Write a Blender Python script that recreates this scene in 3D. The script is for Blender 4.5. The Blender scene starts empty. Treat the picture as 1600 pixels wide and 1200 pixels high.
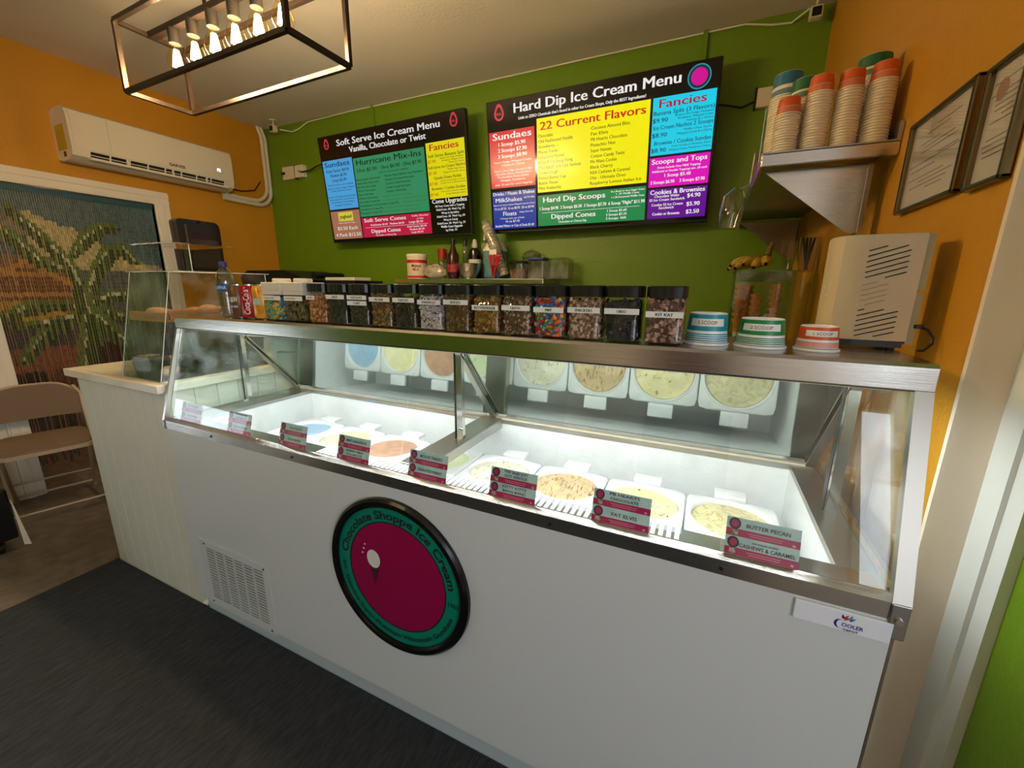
import bpy, bmesh, math, random
from mathutils import Vector, Matrix
PI = math.pi
SC = bpy.context.scene
COL = SC.collection
R = math.radians
rnd = random.Random(7)

# ------------------------------------------------------------------ camera
cd = bpy.data.cameras.new('camera'); cam = bpy.data.objects.new('camera', cd); COL.objects.link(cam)
_R = Vector((0.90642619, 0.42225962, 0.00940072)); _U = Vector((-0.10496782, 0.20365416, 0.97339958))
_F = Vector((-0.40911284, 0.88330165, -0.22892113))
cam.matrix_world = Matrix(((_R.x, _U.x, -_F.x, 1.4195), (_R.y, _U.y, -_F.y, -0.8311), (_R.z, _U.z, -_F.z, 1.4219), (0, 0, 0, 1)))
cd.sensor_width = 36.0; cd.sensor_fit = 'HORIZONTAL'; cd.lens = 36.0 * 644.22 / 1600.0; cd.clip_start = 0.02
SC.camera = cam

# room planes
XL, XR, YB, ZC, YF = -2.61, 1.854, 2.148, 2.865, -3.4
XS, XE = 1.94, 3.4         # stub wall beside the case, far right wall
YO = -0.10

# ------------------------------------------------------------------ world, lights, exposure
w = bpy.data.worlds.new('world'); SC.world = w; w.use_nodes = True
w.node_tree.nodes['Background'].inputs[0].default_value = (0.78, 0.88, 1.0, 1)
w.node_tree.nodes['Background'].inputs[1].default_value = 7.5
SC.view_settings.view_transform = 'Standard'; SC.view_settings.look = 'None'
SC.view_settings.gamma = 1.0; SC.view_settings.use_curve_mapping = False
SC.view_settings.exposure = 0.0

def area(name, loc, rot, sx, sy, energy, color, portal=False, spread=PI):
    l = bpy.data.lights.new(name, 'AREA'); l.shape = 'RECTANGLE'; l.size = sx; l.size_y = sy
    l.energy = energy; l.color = color; l.spread = spread
    if portal: l.cycles.is_portal = True
    o = bpy.data.objects.new(name, l); o.location = loc; o.rotation_euler = rot; COL.objects.link(o); return o
WINF = (2.70, 3.02, 0.35, 2.30)            # window in the front wall: x0 x1 z0 z1
WINL = (-1.85, -0.95, 0.1, 1.08)           # low shop window in the left wall: y0 y1 z0 z1
area('window_light', ((WINF[0]+WINF[1])/2, YF-.05, 1.3), (R(90), 0, 0), .32, 1.95, 1, (1, 1, 1), True)
FILLR = (-2.9, -1.2, .75, 2.25)             # unseen opening in the far right wall, added for cool fill light: y0 y1 z0 z1
area('window_light', (XE+.05, -2.05, 1.5), (0, R(90), 0), 1.5, 1.7, 1, (1, 1, 1), True)  # portal for the added fill opening on the right
area('window_light', (XL-.05, (WINL[0]+WINL[1])/2, .65), (0, R(-90), 0), 1.1, .9, 1, (1, 1, 1), True)
# light strip under the steel canopy of the cabinet
area('case_strip_light', (0.65, 0.135, 1.236), (R(8), 0, 0), 2.16, 0.012, 12, (0.97, 0.98, 1.0))
# the passage behind the beaded curtain has a lamp of its own
pl = bpy.data.lights.new('passage_lamp', 'POINT'); pl.energy = 9; pl.color = (1, .72, .42); pl.shadow_soft_size = .08
po = bpy.data.objects.new('passage_lamp', pl); po.location = (-3.3, .75, 1.9); COL.objects.link(po)

# ------------------------------------------------------------------ materials
def lin(c):
    return tuple(((v/255)/12.92 if v/255 <= .04045 else ((v/255+.055)/1.055)**2.4) for v in c) + (1,)
MC = {}
def mat(name, col, rough=.5, metal=0., emit=0., bump=None, var=None, coat=0., spec=.5, ior=None, trans=0.):
    """col sRGB 0-255. bump=(scale3, strength, distance) var=(col2, scale3, detail)"""
    if name in MC: return MC[name]
    m = bpy.data.materials.new(name); m.use_nodes = True; nt = m.node_tree; b = nt.nodes['Principled BSDF']
    b.inputs['Base Color'].default_value = lin(col); b.inputs['Roughness'].default_value = rough
    b.inputs['Metallic'].default_value = metal; b.inputs['Coat Weight'].default_value = coat
    b.inputs['Specular IOR Level'].default_value = spec; b.inputs['Transmission Weight'].default_value = trans
    if ior: b.inputs['IOR'].default_value = ior
    if emit:
        b.inputs['Emission Color'].default_value = lin(col); b.inputs['Emission Strength'].default_value = emit
    def noise(sc, det=3):
        tc = nt.nodes.new('ShaderNodeTexCoord'); mp = nt.nodes.new('ShaderNodeMapping'); n = nt.nodes.new('ShaderNodeTexNoise')
        mp.inputs['Scale'].default_value = sc; n.inputs['Scale'].default_value = 1; n.inputs['Detail'].default_value = det
        nt.links.new(tc.outputs['Object'], mp.inputs['Vector']); nt.links.new(mp.outputs['Vector'], n.inputs['Vector']); return n
    if bump:
        n = noise(bump[0]); bp = nt.nodes.new('ShaderNodeBump'); bp.inputs['Strength'].default_value = bump[1]; bp.inputs['Distance'].default_value = bump[2]
        nt.links.new(n.outputs['Fac'], bp.inputs['Height']); nt.links.new(bp.outputs['Normal'], b.inputs['Normal'])
    if var:
        n = noise(var[1], var[2]); r = nt.nodes.new('ShaderNodeValToRGB')
        r.color_ramp.elements[0].position = var[3] if len(var) > 3 else .35; r.color_ramp.elements[1].position = var[4] if len(var) > 4 else .65
        r.color_ramp.elements[0].color = lin(col); r.color_ramp.elements[1].color = lin(var[0])
        nt.links.new(n.outputs['Fac'], r.inputs['Fac']); nt.links.new(r.outputs['Color'], b.inputs['Base Color'])
    MC[name] = m; return m
def glass(name, tint=(255, 255, 255), refl=1.0, rough=0.0, haze=0.0):
    """thin pane: clear transmission plus a Fresnel reflection (and a little haze of smears)"""
    if name in MC: return MC[name]
    m = bpy.data.materials.new(name); m.use_nodes = True; nt = m.node_tree; nt.nodes.clear()
    out = nt.nodes.new('ShaderNodeOutputMaterial'); t = nt.nodes.new('ShaderNodeBsdfTransparent'); g = nt.nodes.new('ShaderNodeBsdfGlossy')
    geo = nt.nodes.new('ShaderNodeNewGeometry'); dt = nt.nodes.new('ShaderNodeVectorMath'); dt.operation = 'DOT_PRODUCT'
    nt.links.new(geo.outputs['Incoming'], dt.inputs[0]); nt.links.new(geo.outputs['Normal'], dt.inputs[1])
    def mth(op, a, b_=None, c=None):
        q = nt.nodes.new('ShaderNodeMath'); q.operation = op; nt.links.new(a, q.inputs[0])
        if b_ is not None: q.inputs[1].default_value = b_
        if c is not None: q.inputs[2].default_value = c
        return q
    ab = mth('ABSOLUTE', dt.outputs['Value']); om = mth('MULTIPLY_ADD', ab.outputs[0], -1.0, 1.0); pw_ = mth('POWER', om.outputs[0], 5.0); f = mth('MULTIPLY_ADD', pw_.outputs[0], .96, .04)
    mu = mth('MULTIPLY', f.outputs[0], refl); mu.use_clamp = True; mx = nt.nodes.new('ShaderNodeMixShader')
    t.inputs['Color'].default_value = lin(tint); g.inputs['Roughness'].default_value = rough
    nt.links.new(mu.outputs[0], mx.inputs[0])
    base = t
    if haze:
        d = nt.nodes.new('ShaderNodeBsdfDiffuse'); d.inputs['Color'].default_value = (.85, .87, .87, 1)
        tc = nt.nodes.new('ShaderNodeTexCoord'); n = nt.nodes.new('ShaderNodeTexNoise'); n.inputs['Scale'].default_value = 9; n.inputs['Detail'].default_value = 6
        mr = nt.nodes.new('ShaderNodeMapRange'); mr.inputs['From Min'].default_value = .45; mr.inputs['From Max'].default_value = .75; mr.inputs['To Max'].default_value = haze
        nt.links.new(tc.outputs['Object'], n.inputs['Vector']); nt.links.new(n.outputs['Fac'], mr.inputs['Value'])
        m2 = nt.nodes.new('ShaderNodeMixShader'); nt.links.new(mr.outputs[0], m2.inputs[0]); nt.links.new(t.outputs[0], m2.inputs[1]); nt.links.new(d.outputs[0], m2.inputs[2]); base = m2
    nt.links.new(base.outputs[0], mx.inputs[1]); nt.links.new(g.outputs[0], mx.inputs[2]); nt.links.new(mx.outputs[0], out.inputs[0])
    MC[name] = m; return m
def vcol(name, rough=.5, coat=0., emit=0.):
    """colour printed piece by piece (colour attribute)"""
    if name in MC: return MC[name]
    m = bpy.data.materials.new(name); m.use_nodes = True; nt = m.node_tree; b = nt.nodes['Principled BSDF']
    a = nt.nodes.new('ShaderNodeAttribute'); a.attribute_name = 'Col'; nt.links.new(a.outputs['Color'], b.inputs['Base Color'])
    b.inputs['Roughness'].default_value = rough; b.inputs['Coat Weight'].default_value = coat
    MC[name] = m; return m
def swirl(name, c1, c2, c3, scale=(30, 30, 30), lo=.5, hi=.62, rough=.45):
    if name in MC: return MC[name]
    m = bpy.data.materials.new(name); m.use_nodes = True; nt = m.node_tree; b = nt.nodes['Principled BSDF']
    tc = nt.nodes.new('ShaderNodeTexCoord'); mp = nt.nodes.new('ShaderNodeMapping'); mp.inputs['Scale'].default_value = scale
    n = nt.nodes.new('ShaderNodeTexNoise'); n.inputs['Scale'].default_value = 1; n.inputs['Detail'].default_value = 4; n.inputs['Distortion'].default_value = 1.6
    r = nt.nodes.new('ShaderNodeValToRGB'); e = r.color_ramp.elements
    e[0].position = .3; e[0].color = lin(c1); e[1].position = lo; e[1].color = lin(c2); x = e.new(hi); x.color = lin(c3)
    nt.links.new(tc.outputs['Object'], mp.inputs['Vector']); nt.links.new(mp.outputs['Vector'], n.inputs['Vector']); nt.links.new(n.outputs['Fac'], r.inputs['Fac'])
    nt.links.new(r.outputs['Color'], b.inputs['Base Color']); b.inputs['Roughness'].default_value = rough
    bp = nt.nodes.new('ShaderNodeBump'); bp.inputs['Strength'].default_value = .6; bp.inputs['Distance'].default_value = .006
    nt.links.new(n.outputs['Fac'], bp.inputs['Height']); nt.links.new(bp.outputs['Normal'], b.inputs['Normal'])
    MC[name] = m; return m

M_or = mat('orange_wall_paint', (202, 142, 30), .55, bump=((90, 90, 90), .5, .004))
M_gr = mat('green_wall_paint', (108, 142, 20), .42, bump=((90, 90, 90), .45, .004))
M_ceil = mat('ceiling_paint', (222, 214, 206), .8, bump=((60, 60, 60), .3, .003))
M_beige = mat('beige_plaster', (240, 224, 204), .7, bump=((40, 40, 40), .15, .002))
M_white = mat('white_trim_paint', (232, 224, 210), .5)
M_grey_trim = mat('grey_white_trim_paint', (224, 226, 222), .5)
M_steel = mat('brushed_steel', (206, 204, 200), .16, 1., bump=((1.2, 900, 900), .36, .0005))
M_steel2 = mat('satin_steel', (176, 174, 170), .32, 1., bump=((3, 300, 300), .08, .0006))
M_chrome = mat('polished_steel', (205, 205, 200), .12, 1.)
M_case = mat('white_enamel', (200, 204, 206), .32, bump=((6, 6, 6), .03, .002))
M_kick = mat('grey_enamel', (176, 188, 194), .4)
M_well = mat('white_well_lining', (236, 238, 238), .45, bump=((45, 45, 45), .5, .004))
M_tub = mat('white_tub_plastic', (238, 238, 238), .35)
M_black = mat('black_plastic', (14, 14, 15), .35)
M_blackm = mat('black_metal', (28, 24, 22), .4, .3)
M_frame = mat('dark_bronze_metal', (58, 46, 40), .35, .6)
M_floor = mat('grey_vinyl_floor', (122, 112, 100), .6, var=((98, 90, 80), (14, 14, 14), 6))
M_matr = mat('charcoal_ribbed_carpet', (33, 35, 39), .95, bump=((260, 26, 40), 1., .006), var=((56, 59, 64), (120, 22, 60), 4, .35, .8))
M_label = mat('white_label_paper', (236, 236, 230), .5)
M_ink = mat('black_ink', (18, 18, 18), .6)
M_glass = glass('case_glass', (250, 254, 252), 1.0, 0, .10)
M_acr = glass('clear_acrylic', (247, 249, 249), 1.3, 0.02, .12)
M_jar = glass('jar_plastic', (250, 250, 250), 1.0)
M_mirror = mat('mirrored_door_glass', (176, 184, 178), .04, 1.)
M_wood = mat('tan_board', (196, 148, 96), .6, var=((176, 126, 78), (3, 40, 40), 4))
M_cream = mat('cream_plastic', (222, 214, 196), .45)
M_acwhite = mat('off_white_abs_plastic', (226, 216, 200), .38)
M_candy = vcol('mixed_candy', .35)
M_slab = mat('pale_laminate', (216, 208, 190), .35, var=((188, 166, 136), (5, 9, 9), 5, .5, .8))
M_body = mat('white_beadboard_paint', (206, 204, 190), .5)

# ------------------------------------------------------------------ mesh builder
class MB:
    def __init__(s): s.v = []; s.f = []; s.m = []; s.c = []; s.mi = 0; s.col = (1, 1, 1, 1); s.T = None
    def add(s, vs, fs):
        o = len(s.v)
        if s.T is not None: vs = [s.T @ Vector(p) for p in vs]
        s.v += [tuple(p) for p in vs]
        for f in fs: s.f.append([i+o for i in f]); s.m.append(s.mi); s.c.append(s.col)
        return s
    def box(s, x0, x1, y0, y1, z0, z1):
        return s.add([(x0, y0, z0), (x1, y0, z0), (x1, y1, z0), (x0, y1, z0), (x0, y0, z1), (x1, y0, z1), (x1, y1, z1), (x0, y1, z1)],
                     [(0, 3, 2, 1), (4, 5, 6, 7), (0, 1, 5, 4), (1, 2, 6, 5), (2, 3, 7, 6), (3, 0, 4, 7)])
    def cbox(s, x0, x1, y0, y1, z0, z1, b=.004):
        """box with chamfered edges"""
        bm = bmesh.new(); bmesh.ops.create_cube(bm, size=1)
        for v in bm.verts: v.co = Vector((x0+(v.co.x+.5)*(x1-x0), y0+(v.co.y+.5)*(y1-y0), z0+(v.co.z+.5)*(z1-z0)))
        bmesh.ops.bevel(bm, geom=bm.edges[:], offset=b, segments=2, affect='EDGES', profile=.5)
        bm.verts.index_update(); s.add([v.co.copy() for v in bm.verts], [[v.index for v in f.verts] for f in bm.faces]); bm.free(); return s
    def quad(s, a, b, c, d): return s.add([a, b, c, d], [(0, 1, 2, 3)])
    def poly(s, pts): return s.add(pts, [tuple(range(len(pts)))])
    def lathe(s, prof, cx=0, cy=0, n=24, z0=0, cap=True):
        vs = []; fs = []
        for r, z in prof:
            for k in range(n): a = 2*PI*k/n; vs.append((cx+r*math.cos(a), cy+r*math.sin(a), z0+z))
        for i in range(len(prof)-1):
            for k in range(n):
                j = (k+1) % n; fs.append((i*n+k, i*n+j, (i+1)*n+j, (i+1)*n+k))
        if cap:
            fs.append(tuple(range(n))[::-1]); fs.append(tuple((len(prof)-1)*n+k for k in range(n)))
        return s.add(vs, fs)
    def cyl(s, a, b, r, n=10, r2=None):
        a = Vector(a); b = Vector(b); d = (b-a).normalized(); u = d.orthogonal().normalized(); w_ = d.cross(u); r2 = r if r2 is None else r2
        vs = [a+(u*math.cos(2*PI*k/n)+w_*math.sin(2*PI*k/n))*r for k in range(n)] + [b+(u*math.cos(2*PI*k/n)+w_*math.sin(2*PI*k/n))*r2 for k in range(n)]
        fs = [(k, (k+1) % n, n+(k+1) % n, n+k) for k in range(n)] + [tuple(range(n))[::-1], tuple(range(n, 2*n))]
        return s.add(vs, fs)
    def bar(s, a, b, w_, h, up=(0, 0, 1)):
        """rectangular bar from a to b"""
        a = Vector(a); b = Vector(b); d = (b-a).normalized(); u = Vector(up); x = d.cross(u)
        if x.length < 1e-4: x = d.cross(Vector((1, 0, 0)))
        x.normalize(); y = x.cross(d).normalized(); vs = []
        for p in (a, b):
            for sx, sy in ((-1, -1), (1, -1), (1, 1), (-1, 1)): vs.append(p+x*sx*w_/2+y*sy*h/2)
        return s.add(vs, [(0, 3, 2, 1), (4, 5, 6, 7), (0, 1, 5, 4), (1, 2, 6, 5), (2, 3, 7, 6), (3, 0, 4, 7)])
    def tube(s, pts, r, n=8):
        pts = [Vector(p) for p in pts]; vs = []; fs = []; up = None
        for i, p in enumerate(pts):
            d = (pts[min(i+1, len(pts)-1)]-pts[max(i-1, 0)]).normalized()
            u = d.orthogonal().normalized() if up is None else (up-d*up.dot(d)).normalized(); up = u; w_ = d.cross(u)
            rr = r[i] if isinstance(r, (list, tuple)) else r
            vs += [p+(u*math.cos(2*PI*k/n)+w_*math.sin(2*PI*k/n))*rr for k in range(n)]
        for i in range(len(pts)-1):
            for k in range(n): fs.append((i*n+k, i*n+(k+1) % n, (i+1)*n+(k+1) % n, (i+1)*n+k))
        fs.append(tuple(range(n))[::-1]); fs.append(tuple((len(pts)-1)*n+k for k in range(n)))
        return s.add(vs, fs)
    def prism(s, pts, ax, a, b):
        """2D outline extruded along axis ax ('x','y','z') from a to b; pts are the other two coordinates in order"""
        def P(p, t): return {'x': (t, p[0], p[1]), 'y': (p[0], t, p[1]), 'z': (p[0], p[1], t)}[ax]
        n = len(pts); vs = [P(p, a) for p in pts]+[P(p, b) for p in pts]
        return s.add(vs, [tuple(range(n))[::-1], tuple(range(n, 2*n))]+[(k, (k+1) % n, n+(k+1) % n, n+k) for k in range(n)])
    def ball(s, c, rx, ry, rz, rot=None, seg=6, rings=4):
        vs = [Vector((0, 0, rz))]; fs = []
        for i in range(1, rings):
            t = PI*i/rings
            for k in range(seg): a = 2*PI*k/seg; vs.append(Vector((rx*math.sin(t)*math.cos(a), ry*math.sin(t)*math.sin(a), rz*math.cos(t))))
        vs.append(Vector((0, 0, -rz))); n = len(vs)-1
        for k in range(seg):
            fs.append((0, 1+k, 1+(k+1) % seg)); fs.append((n, n-seg+(k+1) % seg, n-seg+k))
        for i in range(rings-2):
            for k in range(seg): fs.append((1+i*seg+k, 1+(i+1)*seg+k, 1+(i+1)*seg+(k+1) % seg, 1+i*seg+(k+1) % seg))
        if rot is not None: vs = [rot @ v for v in vs]
        return s.add([v+Vector(c) for v in vs], fs)
    def build(s, name, mats, parent=None, smooth=False, data=False):
        me = bpy.data.meshes.new(name); me.from_pydata(s.v, [], s.f)
        if not isinstance(mats, (list, tuple)): mats = [mats]
        for m in mats: me.materials.append(m)
        if len(mats) > 1: me.polygons.foreach_set('material_index', s.m)
        if any(c != (1, 1, 1, 1) for c in s.c):
            at = me.color_attributes.new('Col', 'FLOAT_COLOR', 'CORNER'); arr = []
            for p, c in zip(me.polygons, s.c): arr += list(c)*p.loop_total
            at.data.foreach_set('color', arr)
        bm = bmesh.new(); bm.from_mesh(me); bmesh.ops.recalc_face_normals(bm, faces=bm.faces[:]); bm.to_mesh(me); bm.free()
        if smooth:
            for p in me.polygons: p.use_smooth = True
            try: me.set_sharp_from_angle(angle=R(35))
            except Exception: pass
        if data: return me
        return link(name, me, parent)
def link(name, me, parent=None):
    o = bpy.data.objects.new(name, me); COL.objects.link(o)
    if parent: o.parent = parent
    return o
def tag(o, label=None, cat=None, group=None, kind=None):
    if label: o['label'] = label
    if cat: o['category'] = cat
    if group: o['group'] = group
    if kind: o['kind'] = kind
    return o
def thing(name, label, cat, loc=(0, 0, 0), rz=0, group=None):
    o = bpy.data.objects.new(name, None); o.location = loc; o.rotation_euler = (0, 0, rz); o.empty_display_size = .05; COL.objects.link(o)
    return tag(o, label, cat, group)
def S(o): o['kind'] = 'structure'; return o
def copy_tree(o, parent=None):
    c = o.copy(); COL.objects.link(c); c.parent = parent
    for ch in list(o.children): copy_tree(ch, c)
    return c

# ------------------------------------------------------------------ lettering
def raw_text(txt, bold=0.0, space=1.0):
    cu = bpy.data.curves.new('t', 'FONT'); cu.body = txt; cu.size = 1.0; cu.resolution_u = 2; cu.offset = bold; cu.space_character = space
    ob = bpy.data.objects.new('t', cu); me = bpy.data.meshes.new_from_object(ob)
    vs = [(v.co.x, v.co.y) for v in me.vertices]; fs = [tuple(p.vertices) for p in me.polygons]
    bpy.data.objects.remove(ob); bpy.data.curves.remove(cu); bpy.data.meshes.remove(me); return vs, fs
def put_text(mb, txt, O, U, V, l, r, base, cap, bold=0.0, th=.0012, heavy=0.0):
    """letters in the plane O+u*U+v*V, stretched to run from l to r, baseline at v=base, capital height cap (metres)"""
    vs, fs = raw_text(txt, bold)
    if not vs: return
    x0 = min(v[0] for v in vs); x1 = max(v[0] for v in vs); k = cap/.72
    kx = (r-l)/(x1-x0) if r is not None else k*.85
    N = U.cross(V).normalized()
    n = len(vs)
    sh = (0,) if heavy == 0 else (-heavy*k, 0, heavy*k)
    for q, dx in enumerate(sh): mb.add([O+U*(l+(v[0]-x0)*kx+dx)+V*(base+v[1]*k)+N*(th+q*.00004) for v in vs], fs)
def dup_plate(mb, O, U, V, l, r, b, t, th, d=.0):
    N = U.cross(V).normalized(); pts = [(l, b), (r, b), (r, t), (l, t)]
    fr = [O+U*p[0]+V*p[1]+N*th for p in pts]; bk = [O+U*p[0]+V*p[1]+N*d for p in pts]
    mb.add(bk+fr, [(3, 2, 1, 0), (4, 5, 6, 7), (0, 1, 5, 4), (1, 2, 6, 5), (2, 3, 7, 6), (3, 0, 4, 7)])

# ================================================================== ROOM
T = .12
S(MB().box(XL-1.6, XE+T, YF-T, YB+T, -.1, 0).build('floor', M_floor))
S(MB().box(XL-T, XE+T, YF-T, YB+T, ZC, ZC+.1).build('ceiling', M_ceil))
S(MB().box(XL-T, XR+T, YB, YB+T, 0, ZC).build('wall_back', M_gr))
# left wall with the curtained doorway and the glazed door near the camera
DY0, DY1, DZ = .184, 1.13, 2.03
b = MB(); b.box(XL-T, XL, DY1, YB, 0, ZC).box(XL-T, XL, DY0, DY1, DZ, ZC).box(XL-T, XL, -.5, DY0, 0, ZC)
S(b.build('wall_left', M_or))
b = MB(); b.box(XL-T, XL, WINL[1], -.5, 0, ZC).box(XL-T, XL, WINL[0], WINL[1], WINL[3], ZC).box(XL-T, XL, WINL[0], WINL[1], 0, WINL[2]).box(XL-T, XL, YF, WINL[0], 0, ZC)
S(b.build('wall_left_front', M_gr))
S(MB().box(XR, XR+T, .185, YB, 0, ZC).build('wall_right', M_or))
S(MB().box(XR, XS+T, .185-.012, .185, 0, ZC).build('wall_right_end', M_beige))
S(MB().box(XS, XS+T, YO, .173, 0, ZC).build('wall_right_stub', M_gr))
S(MB().box(XS, XE+T, YO-.02, YO, 0, ZC).build('wall_right_return', M_or))
b = MB(); b.box(XE, XE+T, YF, FILLR[0], 0, ZC).box(XE, XE+T, FILLR[1], YO-.02, 0, ZC).box(XE, XE+T, FILLR[0], FILLR[1], 0, FILLR[2]).box(XE, XE+T, FILLR[0], FILLR[1], FILLR[3], ZC)
S(b.build('wall_far_right', M_beige))
b = MB(); b.box(XL-T, WINF[0], YF-T, YF, 0, ZC).box(WINF[1], XE+T, YF-T, YF, 0, ZC)
b.box(WINF[0], WINF[1], YF-T, YF, 0, WINF[2]).box(WINF[0], WINF[1], YF-T, YF, WINF[3], ZC)
S(b.build('wall_front', M_beige))
S(MB().box(XL, .1, YF, YF+.01, 0, ZC).build('wall_front_left', M_gr))
d3 = S(MB().cbox(.95, 1.75, YF, YF+.04, 0, 2.05, .004).build('reflected_panel', mat('dark_brown_panel', (84, 44, 34), .5)))  # unseen brown panel, added for the steel canopy to reflect
MB().cyl((1.67, YF+.04, 1.0), (1.67, YF+.09, 1.0), .025, 12).build('panel_knob', M_chrome, d3)
def window(name, axis, a0, a1, z0, z1, p, nmid):
    b = MB(); t = .05
    def bx(u0, u1, w0, w1):
        if axis == 'y': b.box(u0, u1, p-.04, p+.03, w0, w1)
        else: b.box(p-.04, p+.03, u0, u1, w0, w1)
    bx(a0, a1, z0, z0+t); bx(a0, a1, z1-t, z1); bx(a0, a0+t, z0, z1); bx(a1-t, a1, z0, z1)
    for i in range(nmid): c = a0+(a1-a0)*(i+1)/(nmid+1); bx(c-.025, c+.025, z0, z1)
    o = S(b.build(name, M_white))
    g = MB()
    if axis == 'y': g.box(a0+t, a1-t, p-.01, p-.004, z0+t, z1-t)
    else: g.box(p-.01, p-.004, a0+t, a1-t, z0+t, z1-t)
    g.build('pane', glass('window_glass'), o)
window('window_1', 'y', WINF[0], WINF[1], WINF[2], WINF[3], YF, 0)
window('fill_window', 'x', FILLR[0], FILLR[1], FILLR[2], FILLR[3], XE, 1)  # frame and pane of the opening added for extra daylight
window('window_3', 'x', WINL[0], WINL[1], WINL[2], WINL[3], XL, 0)
# ground outside so the windows look out on something
S(MB().box(-14, 14, -16, YF-T-.01, -.15, -.12).build('ground', mat('pavement', (150, 148, 142), .9)))
# passage behind the curtain
b = MB(); b.box(XL-1.6, XL-1.5, -.5, 2.2, 0, 2.6).box(XL-1.5, XL-T, -.6, -.5, 0, 2.6).box(XL-1.5, XL-T, 2.1, 2.2, 0, 2.6).box(XL-1.6, XL-T, -.6, 2.2, 2.6, 2.7)
S(b.build('wall_passage', mat('passage_paint', (196, 170, 138), .7)))
# doorway casing: stepped profile, left, head, right
d1 = S(MB().box(XL-T, XL, DY0-.001, DY0, 0, DZ).build('door_1', M_white))
def casing(y0, y1, z0, z1, vert):
    b = MB(); b.box(XL, XL+.014, y0, y1, z0, z1)
    if vert:
        c = y1-y0; b.box(XL+.012, XL+.022, y0+c*.12, y1-c*.55, z0, z1-.0); b.box(XL+.012, XL+.018, y0+c*.6, y1-c*.08, z0, z1)
    else:
        c = z1-z0; b.box(XL+.012, XL+.022, y0, y1, z0+c*.55, z1-c*.12); b.box(XL+.012, XL+.018, y0, y1, z0+c*.08, z1-c*.6)
    b.build('casing', M_white, d1)
casing(DY0-.10, DY0, 0, DZ, True); casing(DY1, DY1+.10, 0, DZ, True); casing(DY0-.10, DY1+.10, DZ, DZ+.095, False)
MB().box(XL-T, XL, DY1, DY1+.012, 0, DZ).build('jamb', M_white, d1)
# casing on the stub wall beside the case
t1 = S(MB().box(XS-.016, XS, .075, .173, 0, 2.3).build('trim_1', M_grey_trim))
MB().box(XS-.024, XS-.014, .115, .173, 0, 2.3).build('casing_step', M_grey_trim, t1)
S(MB().cbox(XL, XL+.014, -.42, .083, 0, .86, .003).build('trim_4', M_white))
S(MB().box(-.6, XR, YB-.012, YB, 0, .1).build('baseboard_back', M_white))
# painted cable covers on the green wall
for n_, x_, z0_ in (('trim_2', -1.245, 2.60), ('trim_3', 1.25, 2.60)):
    S(MB().cbox(x_-.014, x_+.014, YB-.018, YB, z0_, ZC, .003).build(n_, M_gr))

# ribbed mat
mt = MB(); mt.cbox(-1.262, 1.74, -2.4, .028, .0005, .009, .003)
tag(mt.build('floor_mat', M_matr), 'dark charcoal ribbed floor mat running along the front of the white cabinet', 'mat')

# ================================================================== PENDANT LAMP
FX = thing('pendant_lamp', 'black rectangular cage pendant lamp with six glowing filament bulbs', 'lamp', (-.363, .371, 2.2), R(-1.3))
L2, W2, H2, t_ = .505, .124, .254, .016
for z in (0, H2):
    for s_ in (-1, 1):
        MB().box(-L2, L2, s_*W2-t_/2, s_*W2+t_/2, z-t_/2, z+t_/2).build('long_bar', M_frame, FX)
        MB().box(s_*L2-t_/2, s_*L2+t_/2, -W2, W2, z-t_/2, z+t_/2).build('short_bar', M_frame, FX)
for sx in (-1, 1):
    for sy in (-1, 1): MB().box(sx*L2-t_/2, sx*L2+t_/2, sy*W2-t_/2, sy*W2+t_/2, 0, H2).build('upright', M_frame, FX)
MB().box(-L2, L2, -.014, .014, H2-.012, H2+.012).build('centre_bar', M_frame, FX)
for x_ in (-.1, .1): MB().cyl((x_, 0, H2), (x_, 0, ZC-2.2-.02), .007, 10).build('hanging_rod', M_frame, FX)
MB().cbox(-.18, .18, -.06, .06, ZC-2.2-.025, ZC-2.2-.001, .004).build('ceiling_plate', M_frame, FX)
bulb_prof = [(.012, .205), (.0125, .188), (.016, .178), (.027, .158), (.035, .135), (.037, .122), (.034, .108), (.025, .094), (.010, .087), (.002, .085)]
M_bulb = glass('amber_bulb_glass', (255, 244, 214), .8)
M_fil = mat('glowing_filament', (255, 222, 160), emit=110)
me_sock = MB().lathe([(.021, .190), (.021, .245)], n=16).build('socket', mat('matt_black_socket', (30, 24, 20), .7), smooth=True, data=True)
me_bulb = MB().lathe(bulb_prof, n=16, cap=False).build('bulb', M_bulb, smooth=True, data=True)
fb = MB()
for k in range(6):
    a = 2*PI*k/6; fb.cyl((.006*math.cos(a), .006*math.sin(a), .168), (.017*math.cos(a), .017*math.sin(a), .105), .0036, 6)
me_fil = fb.build('filament', M_fil, data=True)
for i in range(6):
    x_ = -.335+i*.134
    s_ = link('socket', me_sock, FX); s_.location = (x_, 0, -.0)
    bb = link('bulb', me_bulb, FX); bb.location = (x_, 0, 0)
    ff = link('filament', me_fil, bb)
    l = bpy.data.lights.new('bulb_light', 'POINT'); l.energy = 13; l.color = (1.0, .83, .63); l.shadow_soft_size = .024
    lo = bpy.data.objects.new('bulb_light', l); lo.parent = FX; lo.location = (x_, 0, .12); COL.objects.link(lo)

F2 = copy_tree(FX); F2.location = (-.62, -2.05, 2.2)
for o in F2.children:
    if o.type == 'LIGHT': o.data = o.data.copy(); o.data.energy = 4.0
tag(F2, 'second cage pendant lamp, seen only as streaks reflected in the steel canopy', 'lamp')

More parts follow.
